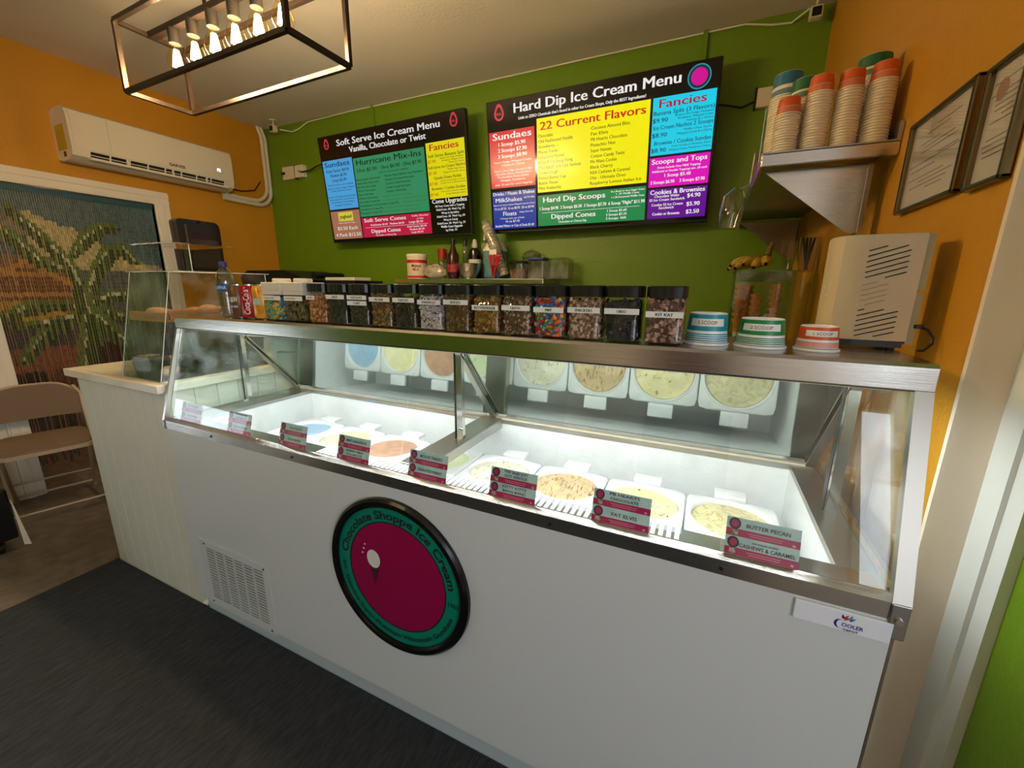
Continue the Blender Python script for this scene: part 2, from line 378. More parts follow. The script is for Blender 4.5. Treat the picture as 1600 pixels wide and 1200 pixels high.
# ================================================================== DIPPING CABINET
CX0, CX1 = -.49, 1.79
CB = thing('dipping_cabinet', 'long white ice cream dipping cabinet with steel canopy, slanted glass and lit tub well', 'cabinet', (0, 0, 0))
MB().box(CX0+.02, CX1-.016, 0, .012, .107, .863).build('front_panel', M_case, CB)
MB().box(CX0+.02, CX1-.016, .03, .045, .001, .107).build('kick_plate', M_kick, CB)
MB().box(CX0+.02, CX0+.03, .012, .66, .10, .863).build('side_panel', M_case, CB)
MB().box(CX1-.026, CX1-.016, .012, .66, .10, .863).build('side_panel', M_case, CB)
MB().box(CX0+.02, CX1-.016, .65, .66, .10, .863).build('rear_panel', M_case, CB)
for x_ in (-.40, 1.70): MB().cyl((x_, .3, .001), (x_, .3, .11), .022, 12).build('foot', M_black, CB)
# steel rail under the glass
MB().prism([(0, .863), (0, .896), (.018, .903), (.075, .9), (.075, .885), (.012, .885), (.012, .863)], 'x', CX0, CX1-.026).build('front_rail', M_steel, CB)
MB().prism([(.075, .885), (.075, .9), (.66, .9), (.66, .885)], 'x', 1.70, CX1-.002).build('right_ledge', M_steel2, CB)
MB().prism([(.075, .885), (.075, .9), (.66, .9), (.66, .885)], 'x', CX0+.002, -.365).build('left_ledge', M_steel2, CB)
MB().box(-.365, 1.70, .59, .66, .885, .9).build('rear_ledge', M_steel2, CB)
MB().cbox(.628, .720, .075, .59, .868, .906, .003).build('divider_bar', M_steel2, CB)
for z0, z1, y0, y1 in ((.9, .925, .598, .625), (.9, .94, .628, .64)): MB().box(CX0+.03, CX1-.03, y0, y1, z0, z1).build('door_track', M_cream, CB)
for x_ in (-.18, 0.25, .655, 1.137, 1.5):
    MB().cyl((x_, .0, .878), (x_, -.0022, .878), .0045, 10).build('screw', M_blackm, CB)
# white well
b = MB(); b.box(-.375, -.365, .075, .59, .45, .886).box(1.70, 1.71, .075, .59, .45, .886).box(-.375, 1.71, .59, .60, .45, .886).box(-.375, 1.71, .065, .075, .45, .886).box(-.375, 1.71, .065, .60, .44, .45)
b.build('well', M_well, CB)
# white bars over grey, modelled in place of a reflection in the front ledge
me_sl = MB().box(0, .0092, .024, .073, .9012, .9036).build('reflection_bar', M_tub, data=True)
for i in range(66): o = link('reflection_bar', me_sl, CB); o.location = (.335+i*.0165, 0, 0)
MB().box(.333, 1.42, .023, .074, .9002, .9012).build('reflection_bed', mat('grey_reflection_bed', (150, 154, 158), .6), CB)
# canopy
b = MB(); b.prism([(.102, 1.249), (.10, 1.253), (.10, 1.293), (.106, 1.3), (.40, 1.3), (.40, 1.262), (.39, 1.262), (.39, 1.288), (.112, 1.288), (.112, 1.249)], 'x', CX0, CX1)
b.build('canopy', M_steel, CB)
MB().box(CX0, CX0+.008, .112, .39, 1.262, 1.288).build('canopy_end', M_steel, CB)
MB().box(CX1-.008, CX1, .112, .39, 1.262, 1.288).build('canopy_end', M_steel, CB)
MB().box(-.44, 1.74, .122, .148, 1.244, 1.287).build('lamp_strip', M_cream, CB)
M_led = mat('led_diode', (235, 245, 255), emit=40)
b = MB()
for i in range(70): x_ = -.42+i*.0310; b.box(x_, x_+.007, .131, .138, 1.2425, 1.2439)
tag(b.build('led_diodes', M_led, CB), 'row of small bright diodes under the canopy', kind='stuff')
# glass: two front panes, end panes, mirrored doors
def slab(pts, th):
    p = [Vector(q) for q in pts]; n = (p[1]-p[0]).cross(p[2]-p[0]).normalized()*th; k = len(p)
    return MB().add(p+[q+n for q in p], [tuple(range(k))[::-1], tuple(range(k, 2*k))]+[(i, (i+1) % k, k+(i+1) % k, k+i) for i in range(k)])
def gz(z): return .021+(z-.905)*(.112-.021)/(1.25-.905)
for a, c in ((CX0+.012, .672), (.678, CX1-.028)):
    slab([(a, gz(.905), .905), (c, gz(.905), .905), (c, gz(1.25), 1.25), (a, gz(1.25), 1.25)], .004).build('front_pane', M_glass, CB)
for a in (CX0+.018, CX1-.022):
    slab([(a, .03, .905), (a, .318, .905), (a, .318, 1.25), (a, .118, 1.25)], .004).build('end_pane', M_glass, CB)
    slab([(a, .33, .905), (a, .585, .905), (a, .33, 1.2)], .004).build('end_pane', M_glass, CB)
    MB().box(a-.004, a+.008, .03, .6, .9, .906).build('pane_channel', M_chrome, CB)
TH = R(41.1); md = Vector((0, -math.sin(TH), math.cos(TH)))
def onm(x, s_, off=0): return Vector((x, .5827, .92))+md*s_+Vector((0, math.cos(TH), math.sin(TH)))*off
for a, c, off in ((CX0+.04, .70, 0.0), (.66, CX1-.045, .006)):
    slab([onm(a, .012, off), onm(c, .012, off), onm(c, .435, off), onm(a, .435, off)], .004).build('sliding_door', M_mirror, CB)
    MB().bar(onm(a, .008, off), onm(c, .008, off), .012, .016).build('door_edge', M_chrome, CB)
# posts and braces
for x_, w_ in ((-.455, .02), (.690, .022), (1.745, .022)):
    MB().box(x_-w_/2, x_+w_/2, .318, .336, .9, 1.25).build('post', M_chrome, CB)
    MB().bar(onm(x_, .0, -.012), onm(x_, .42, -.012), .022, .006, up=(0, 1, 1)).build('brace', M_steel2, CB)
    MB().box(x_-.018, x_-.016, .316, .338, .9, 1.25).build('post_gasket', M_black, CB)
MB().cyl((.69, .318, .945), (.712, .31, .945), .004, 8).build('thumb_screw', M_chrome, CB)
# corner frames along the slant
for a, c in ((CX0, CX0+.012), (CX1-.026, CX1)):
    b = MB(); b.prism([(-.002, .896), (.016, .896), (.118, 1.252), (.098, 1.252)], 'x', a, c); b.build('corner_frame', mat('soft_steel', (190, 186, 178), .3, 1.), CB)
b = MB(); b.cbox(CX1-.027, CX1, -.004, .03, .828, .897, .002); b.build('corner_bracket', M_steel2, CB)
MB().cyl((CX1-.013, -.003, .865), (CX1-.013, -.008, .865), .006, 12).build('screw', M_chrome, CB)
MB().cbox(CX0-.002, CX0+.012, -.004, .05, .862, .897, .002).build('corner_bracket', M_steel2, CB)
# vent grille
M_slot = mat('dark_slot', (12, 12, 12), .8)
vg = MB()
gx0, gx1, gz0, gz1 = -.385, .045, .097, .40
ix0, ix1, iz0, iz1 = -.345, .012, .128, .372
vg.box(gx0, gx1, -.004, 0, gz0, iz0).box(gx0, gx1, -.004, 0, iz1, gz1).box(gx0, ix0, -.004, 0, iz0, iz1).box(ix1, gx1, -.004, 0, iz0, iz1)
G = vg.build('vent_grille', mat('vent_enamel', (196, 200, 202), .4), CB)
nc, nr = 6, 19; cw = (ix1-ix0)/nc; rh = (iz1-iz0)/nr
me_c = MB().box(-.006, .006, -.0035, 0, iz0, iz1).build('mullion', MC['vent_enamel'], data=True)
for i in range(1, nc): o = link('mullion', me_c, G); o.location = (ix0+cw*i, 0, 0)
me_r = MB().add([(ix0, -.0035, 0), (ix1, -.0035, 0), (ix1, -.0005, .0065), (ix0, -.0005, .0065), (ix0, -.0035, .0065), (ix1, -.0035, .0065)], [(0, 1, 5, 4), (4, 5, 2, 3), (0, 3, 2, 1)]).build('vent_fin', MC['vent_enamel'], data=True)
for j in range(nr): o = link('vent_fin', me_r, G); o.location = (0, 0, iz0+rh*j)
MB().box(ix0, ix1, -.0009, -.0002, iz0, iz1).build('vent_opening', M_slot, G)
for x_ in (-.35, .02):
    for z_ in (.112, .386): MB().cyl((x_, -.004, z_), (x_, -.006, z_), .004, 8).build('screw', M_blackm, G)
# maker's plate
X, Z, NY = Vector((1, 0, 0)), Vector((0, 0, 1)), Vector((0, 0, 0))
pl_ = MB(); pl_.cbox(1.628, 1.772, -.005, 0, .817, .858, .0015); P = pl_.build('name_plate', mat('pearl_plate', (222, 224, 234), .3), CB)
b = MB(); O = Vector((0, -.005, 0))
put_text(b, 'OOLER', O, X, Z, 1.7015, 1.7335, .8275, .0078, .02, .0004); put_text(b, 'DEPOT', O, X, Z, 1.706, 1.727, .8195, .0048, .02, .0004)
cpts = []
for k in range(15):
    a = R(50+k*18); cpts.append((1.7005+.0085*math.cos(a), .8315+.0095*math.sin(a), (.0005+.0014*math.sin(PI*k/14))))
for k in range(14):
    (x0_, z0_, w0), (x1_, z1_, w1) = cpts[k], cpts[k+1]
    b.add([(x0_-w0, -.0054, z0_), (x0_+w0, -.0054, z0_), (x1_+w1, -.0054, z1_), (x1_-w1, -.0054, z1_)], [(0, 1, 2, 3)])
b.build('lettering', mat('navy_ink', (24, 26, 120), .5), P)
def petal(cx, cz, ang, ln, wd, m, nm='petal'):
    pts = []
    for k in range(12):
        t = 2*PI*k/12; u = math.cos(t)*ln/2; v = math.sin(t)*wd/2*(1-.5*math.cos(t)); pts.append((cx+u*math.cos(ang)-v*math.sin(ang), -.0055, cz+u*math.sin(ang)+v*math.cos(ang)))
    b = MB(); b.poly(pts); b.build(nm, m, P)
Rm, Bm, Nm = mat('red_ink', (200, 30, 36), .5), mat('sky_ink', (70, 140, 200), .5), MC['navy_ink']
petal(1.7015, .8475, R(105), .009, .0035, Nm); petal(1.7065, .8475, R(60), .011, .0035, Rm); petal(1.7085, .8445, R(40), .010, .003, Rm)
petal(1.7135, .8475, R(80), .012, .0042, Bm); petal(1.7165, .845, R(45), .011, .003, mat('teal_ink', (60, 120, 150), .5))

# ------------------------------------------------------------------ tubs of ice cream
def tub_mesh():
    h = .1175; r = .107; n = 48; vs = []; fs = []
    def sq(a, hh, cr=.018):
        c, s_ = math.cos(a), math.sin(a); k = hh/max(abs(c), abs(s_)); x, y = c*k, s_*k
        ex = max(0, abs(x)-(hh-cr)); ey = max(0, abs(y)-(hh-cr)); d = math.hypot(ex, ey)
        if ex > 0 and ey > 0 and d > cr: x = math.copysign(hh-cr+ex/d*cr, x); y = math.copysign(hh-cr+ey/d*cr, y)
        return x, y
    rings = [[(*sq(2*PI*k/n, h-.02), -.348) for k in range(n)], [(*sq(2*PI*k/n, h), -.02) for k in range(n)], [(*sq(2*PI*k/n, h), -.003) for k in range(n)], [(*sq(2*PI*k/n, h-.004), 0) for k in range(n)]]
    for rr, z in ((r+.004, 0), (r+.002, .003), (r-.001, .003), (r-.003, 0), (r-.006, -.06)):
        rings.append([(rr*math.cos(2*PI*k/n), rr*math.sin(2*PI*k/n), z) for k in range(n)])
    for rg in rings: vs += rg
    for i in range(len(rings)-1):
        for k in range(n): j = (k+1) % n; fs.append((i*n+k, i*n+j, (i+1)*n+j, (i+1)*n+k))
    return MB().add(vs, fs).build('tub_body', M_tub, smooth=True, data=True)
me_tub = tub_mesh()
me_tab = MB().cbox(-.043, .043, .119, .168, -.004, .012, .003).build('tub_handle', M_tub, smooth=True, data=True)
ICE = [
 (-.137, 'blue', swirl('blue_ice_cream', (158, 190, 218), (168, 198, 224), (176, 206, 228), (12, 12, 12)), 'tub of smooth pale blue ice cream, leftmost of the square tubs'),
 (.103, 'yellow', swirl('lemon_ice_cream', (238, 226, 160), (246, 236, 184), (250, 244, 200), (12, 12, 12)), 'tub of plain pale yellow ice cream next to the blue one'),
 (.343, 'brown', swirl('chocolate_ice_cream', (190, 142, 114), (202, 154, 126), (210, 164, 136), (14, 14, 14)), 'tub of smooth light brown ice cream'),
 (.583, 'mint', swirl('mint_ice_cream', (214, 226, 176), (224, 230, 190), (150, 140, 96), (34, 34, 34), .6, .72), 'tub of pale green ice cream with chips, partly under the divider bar'),
 (.823, 'white', swirl('ripple_ice_cream', (240, 232, 210), (236, 226, 200), (110, 88, 60), (46, 30, 40), .58, .70), 'tub of white ice cream with dark flecks'),
 (1.063, 'tan', swirl('tan_swirl_ice_cream', (222, 196, 152), (214, 184, 140), (128, 92, 60), (60, 22, 40), .54, .66), 'tub of tan ice cream with thin dark swirls'),
 (1.303, 'cream', swirl('chocolate_chunk_ice_cream', (244, 230, 178), (240, 224, 170), (92, 62, 38), (40, 40, 40), .60, .68), 'tub of creamy yellow ice cream with chocolate chunks'),
 (1.543, 'pecan', swirl('pecan_ice_cream', (232, 224, 178), (224, 214, 164), (196, 180, 128), (40, 40, 40)), 'tub of creamy pale ice cream at the right end of the well'),
]
for i, (x_, nm, m, lb) in enumerate(ICE):
    T_ = thing('ice_cream_tub', lb, 'ice cream tub', (x_, .3585, .80), 0, 'ice cream tubs in the lit well')
    link('tub_body', me_tub, T_); link('tub_handle', me_tab, T_)
    r2 = random.Random(i); n = 40; vs = [(0, 0, -.006)]; fs = []
    rg = [.03, .06, .085, .1015]
    for q, rr in enumerate(rg):
        for k in range(n):
            a = 2*PI*k/n; vs.append((rr*math.cos(a), rr*math.sin(a), -.010+.006*math.sin(3*a+i+q)*(.4 if i < 3 else 1)*(1 if q < 3 else 0)+(.004 if q == 1 else 0)))
    for k in range(n): fs.append((0, 1+k, 1+(k+1) % n))
    for q in range(3):
        for k in range(n): fs.append((1+q*n+k, 1+(q+1)*n+k, 1+(q+1)*n+(k+1) % n, 1+q*n+(k+1) % n))
    MB().add(vs, fs).build('ice_cream', m, T_, smooth=True)

# ================================================================== ROUND EMBLEM SIGN
LG = thing('emblem_sign', 'round teal and magenta shop sign in a thick black rim on the white front', 'sign', (.659, -.0005, .571))
def ring(b, r0, r1, y, n=72):
    vs = [(r0*math.cos(2*PI*k/n), y, r0*math.sin(2*PI*k/n)) for k in range(n)]+[(r1*math.cos(2*PI*k/n), y, r1*math.sin(2*PI*k/n)) for k in range(n)]
    b.add(vs, [(k, (k+1) % n, n+(k+1) % n, n+k) for k in range(n)])
b = MB(); prof = [(.2285, -.002), (.2285, -.012), (.234, -.016), (.248, -.016), (.2555, -.010), (.257, 0)]
n = 72; vs = []; fs = []
for r_, y_ in prof: vs += [(r_*math.cos(2*PI*k/n), y_, r_*math.sin(2*PI*k/n)) for k in range(n)]
for i in range(len(prof)-1):
    for k in range(n): fs.append((i*n+k, i*n+(k+1) % n, (i+1)*n+(k+1) % n, (i+1)*n+k))
b.add(vs, fs); b.build('rim', mat('gloss_black', (10, 10, 11), .18), LG, smooth=True)
b = MB(); ring(b, .1805, .2285, -.005); b.build('ring_band', mat('teal_print', (0, 122, 100), .35), LG)
b = MB(); ring(b, .0, .178, -.005); b.build('disc', mat('magenta_print', (142, 0, 66), .35), LG)
b = MB(); ring(b, .1770, .1812, -.0056); b.build('ring_line', M_ink, LG)
def arc_text(mb, txt, a0, a1, rad, cap, bold, inward, y=-.0062):
    vs, fs = raw_text(txt, bold); x0 = min(v[0] for v in vs); x1 = max(v[0] for v in vs); k = cap/.72; pts = []
    for x, z in vs:
        t = (x-x0)/(x1-x0); a = R(a0+(a1-a0)*t); rr = rad+(-z*k if inward else z*k); pts.append((rr*math.cos(a), y, rr*math.sin(a)))
    mb.add(pts, fs)
b = MB(); arc_text(b, 'Chocolate Shoppe Ice Cream', 171, 7, .190, .026, .022, False)
arc_text(b, 'Est.', 181, 190, .211, .014, .02, True)
arc_text(b, 'Genuine Super-Premium Wisconsin Goodness', 195, 341, .2125, .0155, .018, True)
put_text(b, '1962', Vector((0, -.0062, 0)), X, Z, .187, .2235, -.030, .0155, .012, .0001)
b.build('lettering', M_ink, LG)
# the cone of the emblem (the cartoon animal is left out)
def flat(parent, name, pts, y, m):
    return MB().poly([(p[0], y, p[1]) for p in pts]).build(name, m, parent)
M_pw = mat('white_print', (216, 214, 208), .4)
flat(LG, 'cone_print', [(-.098, .012), (-.062, .010), (-.083, -.052)], -.0064, mat('cone_brown_print', (74, 24, 34), .45))
flat(LG, 'scoop_print', [(-.081+.026*math.cos(2*PI*k/24), .040+.031*math.sin(2*PI*k/24)) for k in range(24)], -.0068, M_pw)
for k, (x_, z_) in enumerate(((-.118, .066), (-.124, .050), (-.112, .082))):
    flat(LG, 'drop_print', [(x_+.0035*math.cos(2*PI*q/8), z_+.0035*math.sin(2*PI*q/8)) for q in range(8)], -.0064, M_pw)

# ================================================================== FLAVOUR CARDS ON THE GLASS
M_cardb = mat('card_pale_blue', (168, 198, 200), .45, var=((186, 212, 212), (30, 30, 30), 1))
M_cardm = mat('card_magenta', (170, 20, 84), .45); M_card_ink = mat('card_plum_ink', (58, 22, 52), .5)
M_cdisc = mat('card_dark_disc', (38, 34, 44), .5)
FL = [
 (-.402, ['OATMEAL COOKIE'], ['BLACK CHERRY']), (-.110, ['OLD FASHIONED', 'VANILLA'], ['BLACK CHERRY']), (.167, ['CHOCOLATE'], ['STRAWBERRY']),
 (.432, ['MINT AVALANCHE'], ['RASPBERRY LEMON', 'ITALIAN ICE']), (.705, ['MOOSE TRACKS'], ['EXHAUSTED PARENT']),
 (.963, ['THIS $&@! JUST', 'GOT SERIOUS'], ['KITTY KITTY', 'BANG BANG']), (1.229, ['PB HEARTS', 'CHOCOLATE'], ['FAT ELVIS']),
 (1.502, ['BUTTER PECAN'], ['NO SUGAR ADDED', 'CASHEWS & CARAMEL'])]
FL[0] = (-.402, ['COTTON CANDY'], ['SUPER HUMAN'])
LBC = ['first flavour card from the left end of the glass', 'flavour card with a two line title, second from the left end', 'flavour card headed Chocolate over Strawberry',
       'flavour card headed Mint Avalanche over Raspberry Lemon Italian Ice', 'flavour card headed Moose Tracks over Exhausted Parent, below the middle post',
       'flavour card headed Kitty Kitty Bang Bang in its lower half', 'flavour card headed PB Hearts Chocolate over Fat Elvis', 'flavour card headed Butter Pecan over Cashews & Caramel, at the right end']
gd = Vector((0, gz(1.0)-gz(.9), .1)).normalized()
for (x_, t1_, t2_), lb in zip(FL, LBC):
    O = Vector((x_, gz(.903)-.0015, .903)); C_ = thing('flavour_card', lb, 'sign', O, 0, 'flavour cards along the front glass')
    Z0 = Vector((0, 0, 0)); W_ = .1265; H_ = .0375
    b = MB(); dup_plate(b, Z0, X, gd, 0, W_, 0, H_*2, .0008); b.build('card', M_cardb, C_)
    m1 = MB(); m2 = MB(); m3 = MB(); m4 = MB(); m5 = MB(); m6 = MB()
    for row, tt in ((1, t1_), (0, t2_)):
        z0 = row*H_
        dup_plate(m1, Z0, X, gd, 0, W_, z0+.0005, z0+.0150, .0012)
        if len(tt) == 2:
            small = tt[0].startswith('NO SUGAR')
            put_text(m2, tt[0], Z0, X, gd, .048 if small else .036, .092 if small else .102, z0+.0285, .0038 if small else .0062, .012, .0016)
            put_text(m2, tt[1], Z0, X, gd, .025 if small else .038, .121 if small else .100, z0+.0178, .0078 if small else .0066, .012, .0016)
        else:
            ln = len(tt[0]); hw = min(.040, .0031*ln); put_text(m2, tt[0], Z0, X, gd, .072-hw, .072+hw, z0+.0205, .0078, .012, .0016)
        N_ = X.cross(gd).normalized()
        cx_, cz_ = .0145, z0+.0255
        m3.poly([X*(cx_+.0105*math.cos(2*PI*k/20))+gd*(cz_+.0115*math.sin(2*PI*k/20))+N_*.0018 for k in range(20)])
        m6.poly([X*(cx_+.0070*math.cos(2*PI*k/16))+gd*(cz_+.0078*math.sin(2*PI*k/16))+N_*.0021 for k in range(16)])
        dup_plate(m4, Z0, X, gd, .009, .0215, z0+.002, z0+.0135, .0020)
        for q in range(2): dup_plate(m5, Z0, X, gd, .040+q*.003, .098-q*.002, z0+.0092-q*.0042, z0+.0102-q*.0042, .0016)
        dup_plate(m5, Z0, X, gd, .114, .119, z0+.003, z0+.007, .0016)
    m1.build('band', M_cardm, C_); m2.build('lettering', M_card_ink, C_); m3.build('badge', M_cdisc, C_); m6.build('badge_centre', M_cardm, C_)
    m4.build('photo', mat('card_photo', (190, 176, 160), .5, var=((110, 70, 60), (160, 160, 160), 2)), C_); m5.build('small_print', mat('pink_white_ink', (226, 150, 180), .5), C_)

# ================================================================== JARS ON THE CANOPY
def cc(*c): return tuple(lin(c))
def rotm(r): return Matrix.Rotation(r.uniform(0, 6.28), 3, 'X') @ Matrix.Rotation(r.uniform(0, 6.28), 3, 'Y')
def content(seed, kind, cols, hw, z0, z1, count, size):
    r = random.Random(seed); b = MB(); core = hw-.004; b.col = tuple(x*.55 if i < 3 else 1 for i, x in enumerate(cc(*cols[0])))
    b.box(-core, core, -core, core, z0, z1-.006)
    for k in range(count):
        q = r.random()
        if q < .42: p = (r.uniform(-core, core), -core, r.uniform(z0, z1))
        elif q < .78: p = (core, r.uniform(-core, core), r.uniform(z0, z1))
        elif q < .84: p = (-core, r.uniform(-core, core), r.uniform(z0, z1))
        else: p = (r.uniform(-core, core), r.uniform(-core, core), z1-.006)
        b.col = cc(*r.choice(cols)); s_ = size*r.uniform(.75, 1.2); M_ = rotm(r)
        if kind == 'ball': b.ball(p, s_, s_, s_*.65, M_, 8, 5)
        elif kind == 'stick': d = M_ @ Vector((0, 0, s_)); b.cyl(Vector(p)-d, Vector(p)+d, s_*.3, 4)
        elif kind == 'worm': d = M_ @ Vector((0, 0, s_*2)); b.cyl(Vector(p)-d, Vector(p)+d, s_*.7, 6)
        else:
            pts = [M_ @ Vector((sx*s_*r.uniform(.5, 1.1), sy*s_*r.uniform(.5, 1.1), sz*s_*r.uniform(.2, .7))) for sz in (-1, 1) for sx, sy in ((-1, -1), (1, -1), (1, 1), (-1, 1))]
            b.add([v+Vector(p) for v in pts], [(0, 3, 2, 1), (4, 5, 6, 7), (0, 1, 5, 4), (1, 2, 6, 5), (2, 3, 7, 6), (3, 0, 4, 7)])
    # keep pieces inside the jar walls
    b.v = [(max(-hw, min(hw, v[0])), max(-hw, min(hw, v[1])), max(z0, v[2])) for v in b.v]
    return b
def jar_shell(w_, h, wl):
    """square jar with rounded corners and a round shoulder"""
    n = 32; rings = []
    def sqr(hh, cr, z):
        out = []
        for k in range(n):
            a = 2*PI*(k+.5)/n; c, s_ = math.cos(a), math.sin(a); p = 5.0 if cr else 2
            rr = hh/((abs(c)**p+abs(s_)**p)**(1/p)); out.append((rr*c, rr*s_, z))
        return out
    hw = w_/2
    for hh, z in ((hw-.004, 0), (hw, .004), (hw, h-.036), (hw-.004, h-.029)): rings.append(sqr(hh, 1, z))
    rings.append(sqr(hw-.006, 0, h-.024)); rings.append(sqr(hw-.006, 0, h-.02))
    vs = [v for g in rings for v in g]; fs = [tuple(range(n))[::-1]]
    for i in range(len(rings)-1):
        for k in range(n): fs.append((i*n+k, i*n+(k+1) % n, (i+1)*n+(k+1) % n, (i+1)*n+k))
    return MB().add(vs, fs)
JH = .127
me_jar = jar_shell(.083, JH, 0).build('jar_body', M_jar, smooth=True, data=True)
lb_ = MB()
nl = 36; vs = []
for z_, rr in ((JH-.026, .0415), (JH-.002, .0415), (JH, .040)):
    for k in range(nl):
        a = 2*PI*k/nl; q = rr+(.0006 if k % 2 else 0); p = 5; c, s_ = math.cos(a), math.sin(a); f = 1/((abs(c)**p+abs(s_)**p)**(1/p)); vs.append((q*f*c, q*f*s_, z_))
lb_.add(vs, [(i*nl+k, i*nl+(k+1) % nl, (i+1)*nl+(k+1) % nl, (i+1)*nl+k) for i in range(2) for k in range(nl)]+[tuple(range(nl))[::-1], tuple(2*nl+k for k in range(nl))])
me_lid = lb_.build('jar_lid', M_black, data=True)
me_jar2 = MB().cbox(-.047, .047, -.045, .045, 0, .098, .006).build('jar_body', M_jar, data=True)
b = MB(); b.cbox(-.049, .049, -.047, .047, .100, .130, .003); b.cbox(-.0475, .0475, -.0455, .0455, .088, .101, .002); b.lathe([(.030, .130), (.030, .139), (.027, .143), (.020, .143), (.019, .139)], n=24)
me_lid2 = b.build('jar_lid', M_cream, data=True)
JARS = [ # x, label text, kind, colours, fill, size, count, label z, words
 (1.337, ['KIT KAT'], 'shard', [(120, 84, 66), (168, 130, 104), (196, 164, 138), (92, 60, 46), (150, 112, 96)], .100, .0055, 330, .066, 'big candy jar of crumbled wafer bits labelled KIT KAT, rightmost jar'),
 (1.245, ['OREO'], 'shard', [(26, 26, 30), (38, 38, 44), (18, 18, 20)], .096, .0045, 260, .070, 'candy jar of black cookie crumbs labelled OREO'),
 (1.157, ['SNICKERS'], 'shard', [(150, 116, 88), (190, 160, 130), (112, 78, 56), (206, 184, 156)], .098, .0048, 330, .070, 'candy jar of tan nougat bits labelled SNICKERS'),
 (1.069, ['M&M'], 'ball', [(200, 40, 30), (232, 110, 30), (240, 200, 40), (60, 140, 60), (40, 110, 180), (110, 60, 36), (40, 130, 170)], .099, .0062, 300, .068, 'candy jar of round coloured candies labelled M&M'),
 (.981, ['HEATH'], 'shard', [(120, 92, 68), (160, 130, 102), (96, 70, 50), (178, 152, 122)], .098, .0042, 330, .070, 'candy jar of toffee bits labelled HEATH'),
 (.893, ['BUTTERFINGER'], 'shard', [(150, 110, 44), (176, 132, 60), (120, 84, 36)], .098, .004, 330, .068, 'candy jar of orange brown crumbs labelled BUTTERFINGER'),
 (.803, ['REESES'], 'shard', [(120, 92, 52), (142, 112, 66), (98, 72, 44)], .098, .0036, 300, .080, 'candy jar of brown peanut cup bits labelled REESES'),
 (.715, ['SPRINKLES'], 'stick', [(230, 230, 224), (30, 30, 40), (200, 60, 60), (60, 80, 150), (224, 180, 90), (230, 225, 215)], .100, .0048, 420, .078, 'candy jar of multicoloured sugar sprinkles labelled SPRINKLES'),
 (.626, ['TURTLES'], 'shard', [(66, 60, 40), (80, 72, 50), (54, 46, 32)], .092, .0042, 260, .082, 'candy jar of dark brown bits labelled TURTLES'),
 (.537, ['PECANS'], 'shard', [(128, 96, 52), (160, 124, 72), (100, 70, 40)], .100, .0036, 330, .082, 'candy jar of chopped nuts labelled PECANS'),
 (.448, ['CHOCOLATE', 'CHIPS'], 'shard', [(66, 54, 40), (86, 72, 54), (52, 40, 30)], .086, .0036, 260, .086, 'candy jar with a two line label reading CHOCOLATE CHIPS'),
 (.358, ['OREOS'], 'shard', [(52, 56, 38), (60, 62, 44), (44, 46, 32)], .086, .003, 240, .086, 'candy jar of fine dark green brown crumbs, next left of CHOCOLATE CHIPS'),
 (.268, ['NUTS'], 'shard', [(176, 110, 50), (200, 140, 84), (140, 76, 34), (214, 170, 120)], .092, .0044, 320, .082, 'candy jar of orange chopped nuts with a short white label, leftmost black lidded jar'),
]
for i, (x_, tx, kd, cols, fill, sz, ct, lz, lb) in enumerate(JARS):
    J = thing('candy_jar', lb, 'jar', (x_, .1735, 1.3003), 0, 'black lidded topping jars on the canopy')
    link('jar_body', me_jar, J); link('jar_lid', me_lid, J)
    tag(content(100+i, kd, cols, .0385, .004, fill, ct, sz).build('candy', M_candy, J), kind='stuff')
    b = MB(); short = tx == ['NUTS']
    rows = [(lz, tx[0])] + ([(lz-.017, tx[1])] if len(tx) > 1 else [])
    for z_, t_x in rows: b.box(-.039, .0 if short else .039, -.0426, -.0419, z_-.0065, z_+.0065)
    o = b.build('paper_label', M_label, J); tb = MB()
    for z_, t_x in rows:
        hw = .0026*len(t_x); cxx = -.02 if short else 0
        put_text(tb, t_x, Vector((0, -.0426, 0)), X, Z, cxx-hw, cxx+hw, z_-.0034, .0068, .0, .0003, .035)
    tb.build('lettering', M_ink, o)
for i, (x_, tx, kd, cols, ct, sz, lb) in enumerate([
  (.168, 'GUMMI BEARS', 'ball', [(120, 110, 60), (90, 70, 44), (130, 90, 50), (96, 104, 54)], 160, .009, 'white lidded square jar of dull brown green candies'),
  (.062, 'GUMMI WORMS', 'worm', [(70, 150, 150), (150, 180, 70), (200, 80, 80), (220, 190, 70), (110, 160, 90), (60, 130, 160)], 120, .007, 'white lidded square jar of rainbow gummy worms')]):
    J = thing('candy_jar', lb, 'jar', (x_, .176, 1.3003), 0, 'white lidded jars on the canopy')
    link('jar_body', me_jar2, J); link('jar_lid', me_lid2, J)
    tag(content(200+i, kd, cols, .043, .005, .068, ct, sz).build('candy', M_candy, J), kind='stuff')
    o = MB().box(-.044, .044, -.0462, -.0452, .070, .085).build('paper_label', M_label, J)
    tb = MB(); put_text(tb, tx, Vector((0, -.0462, 0)), X, Z, -.038, .012, .0745, .0056, 0, .0003); tb.build('lettering', M_ink, o)

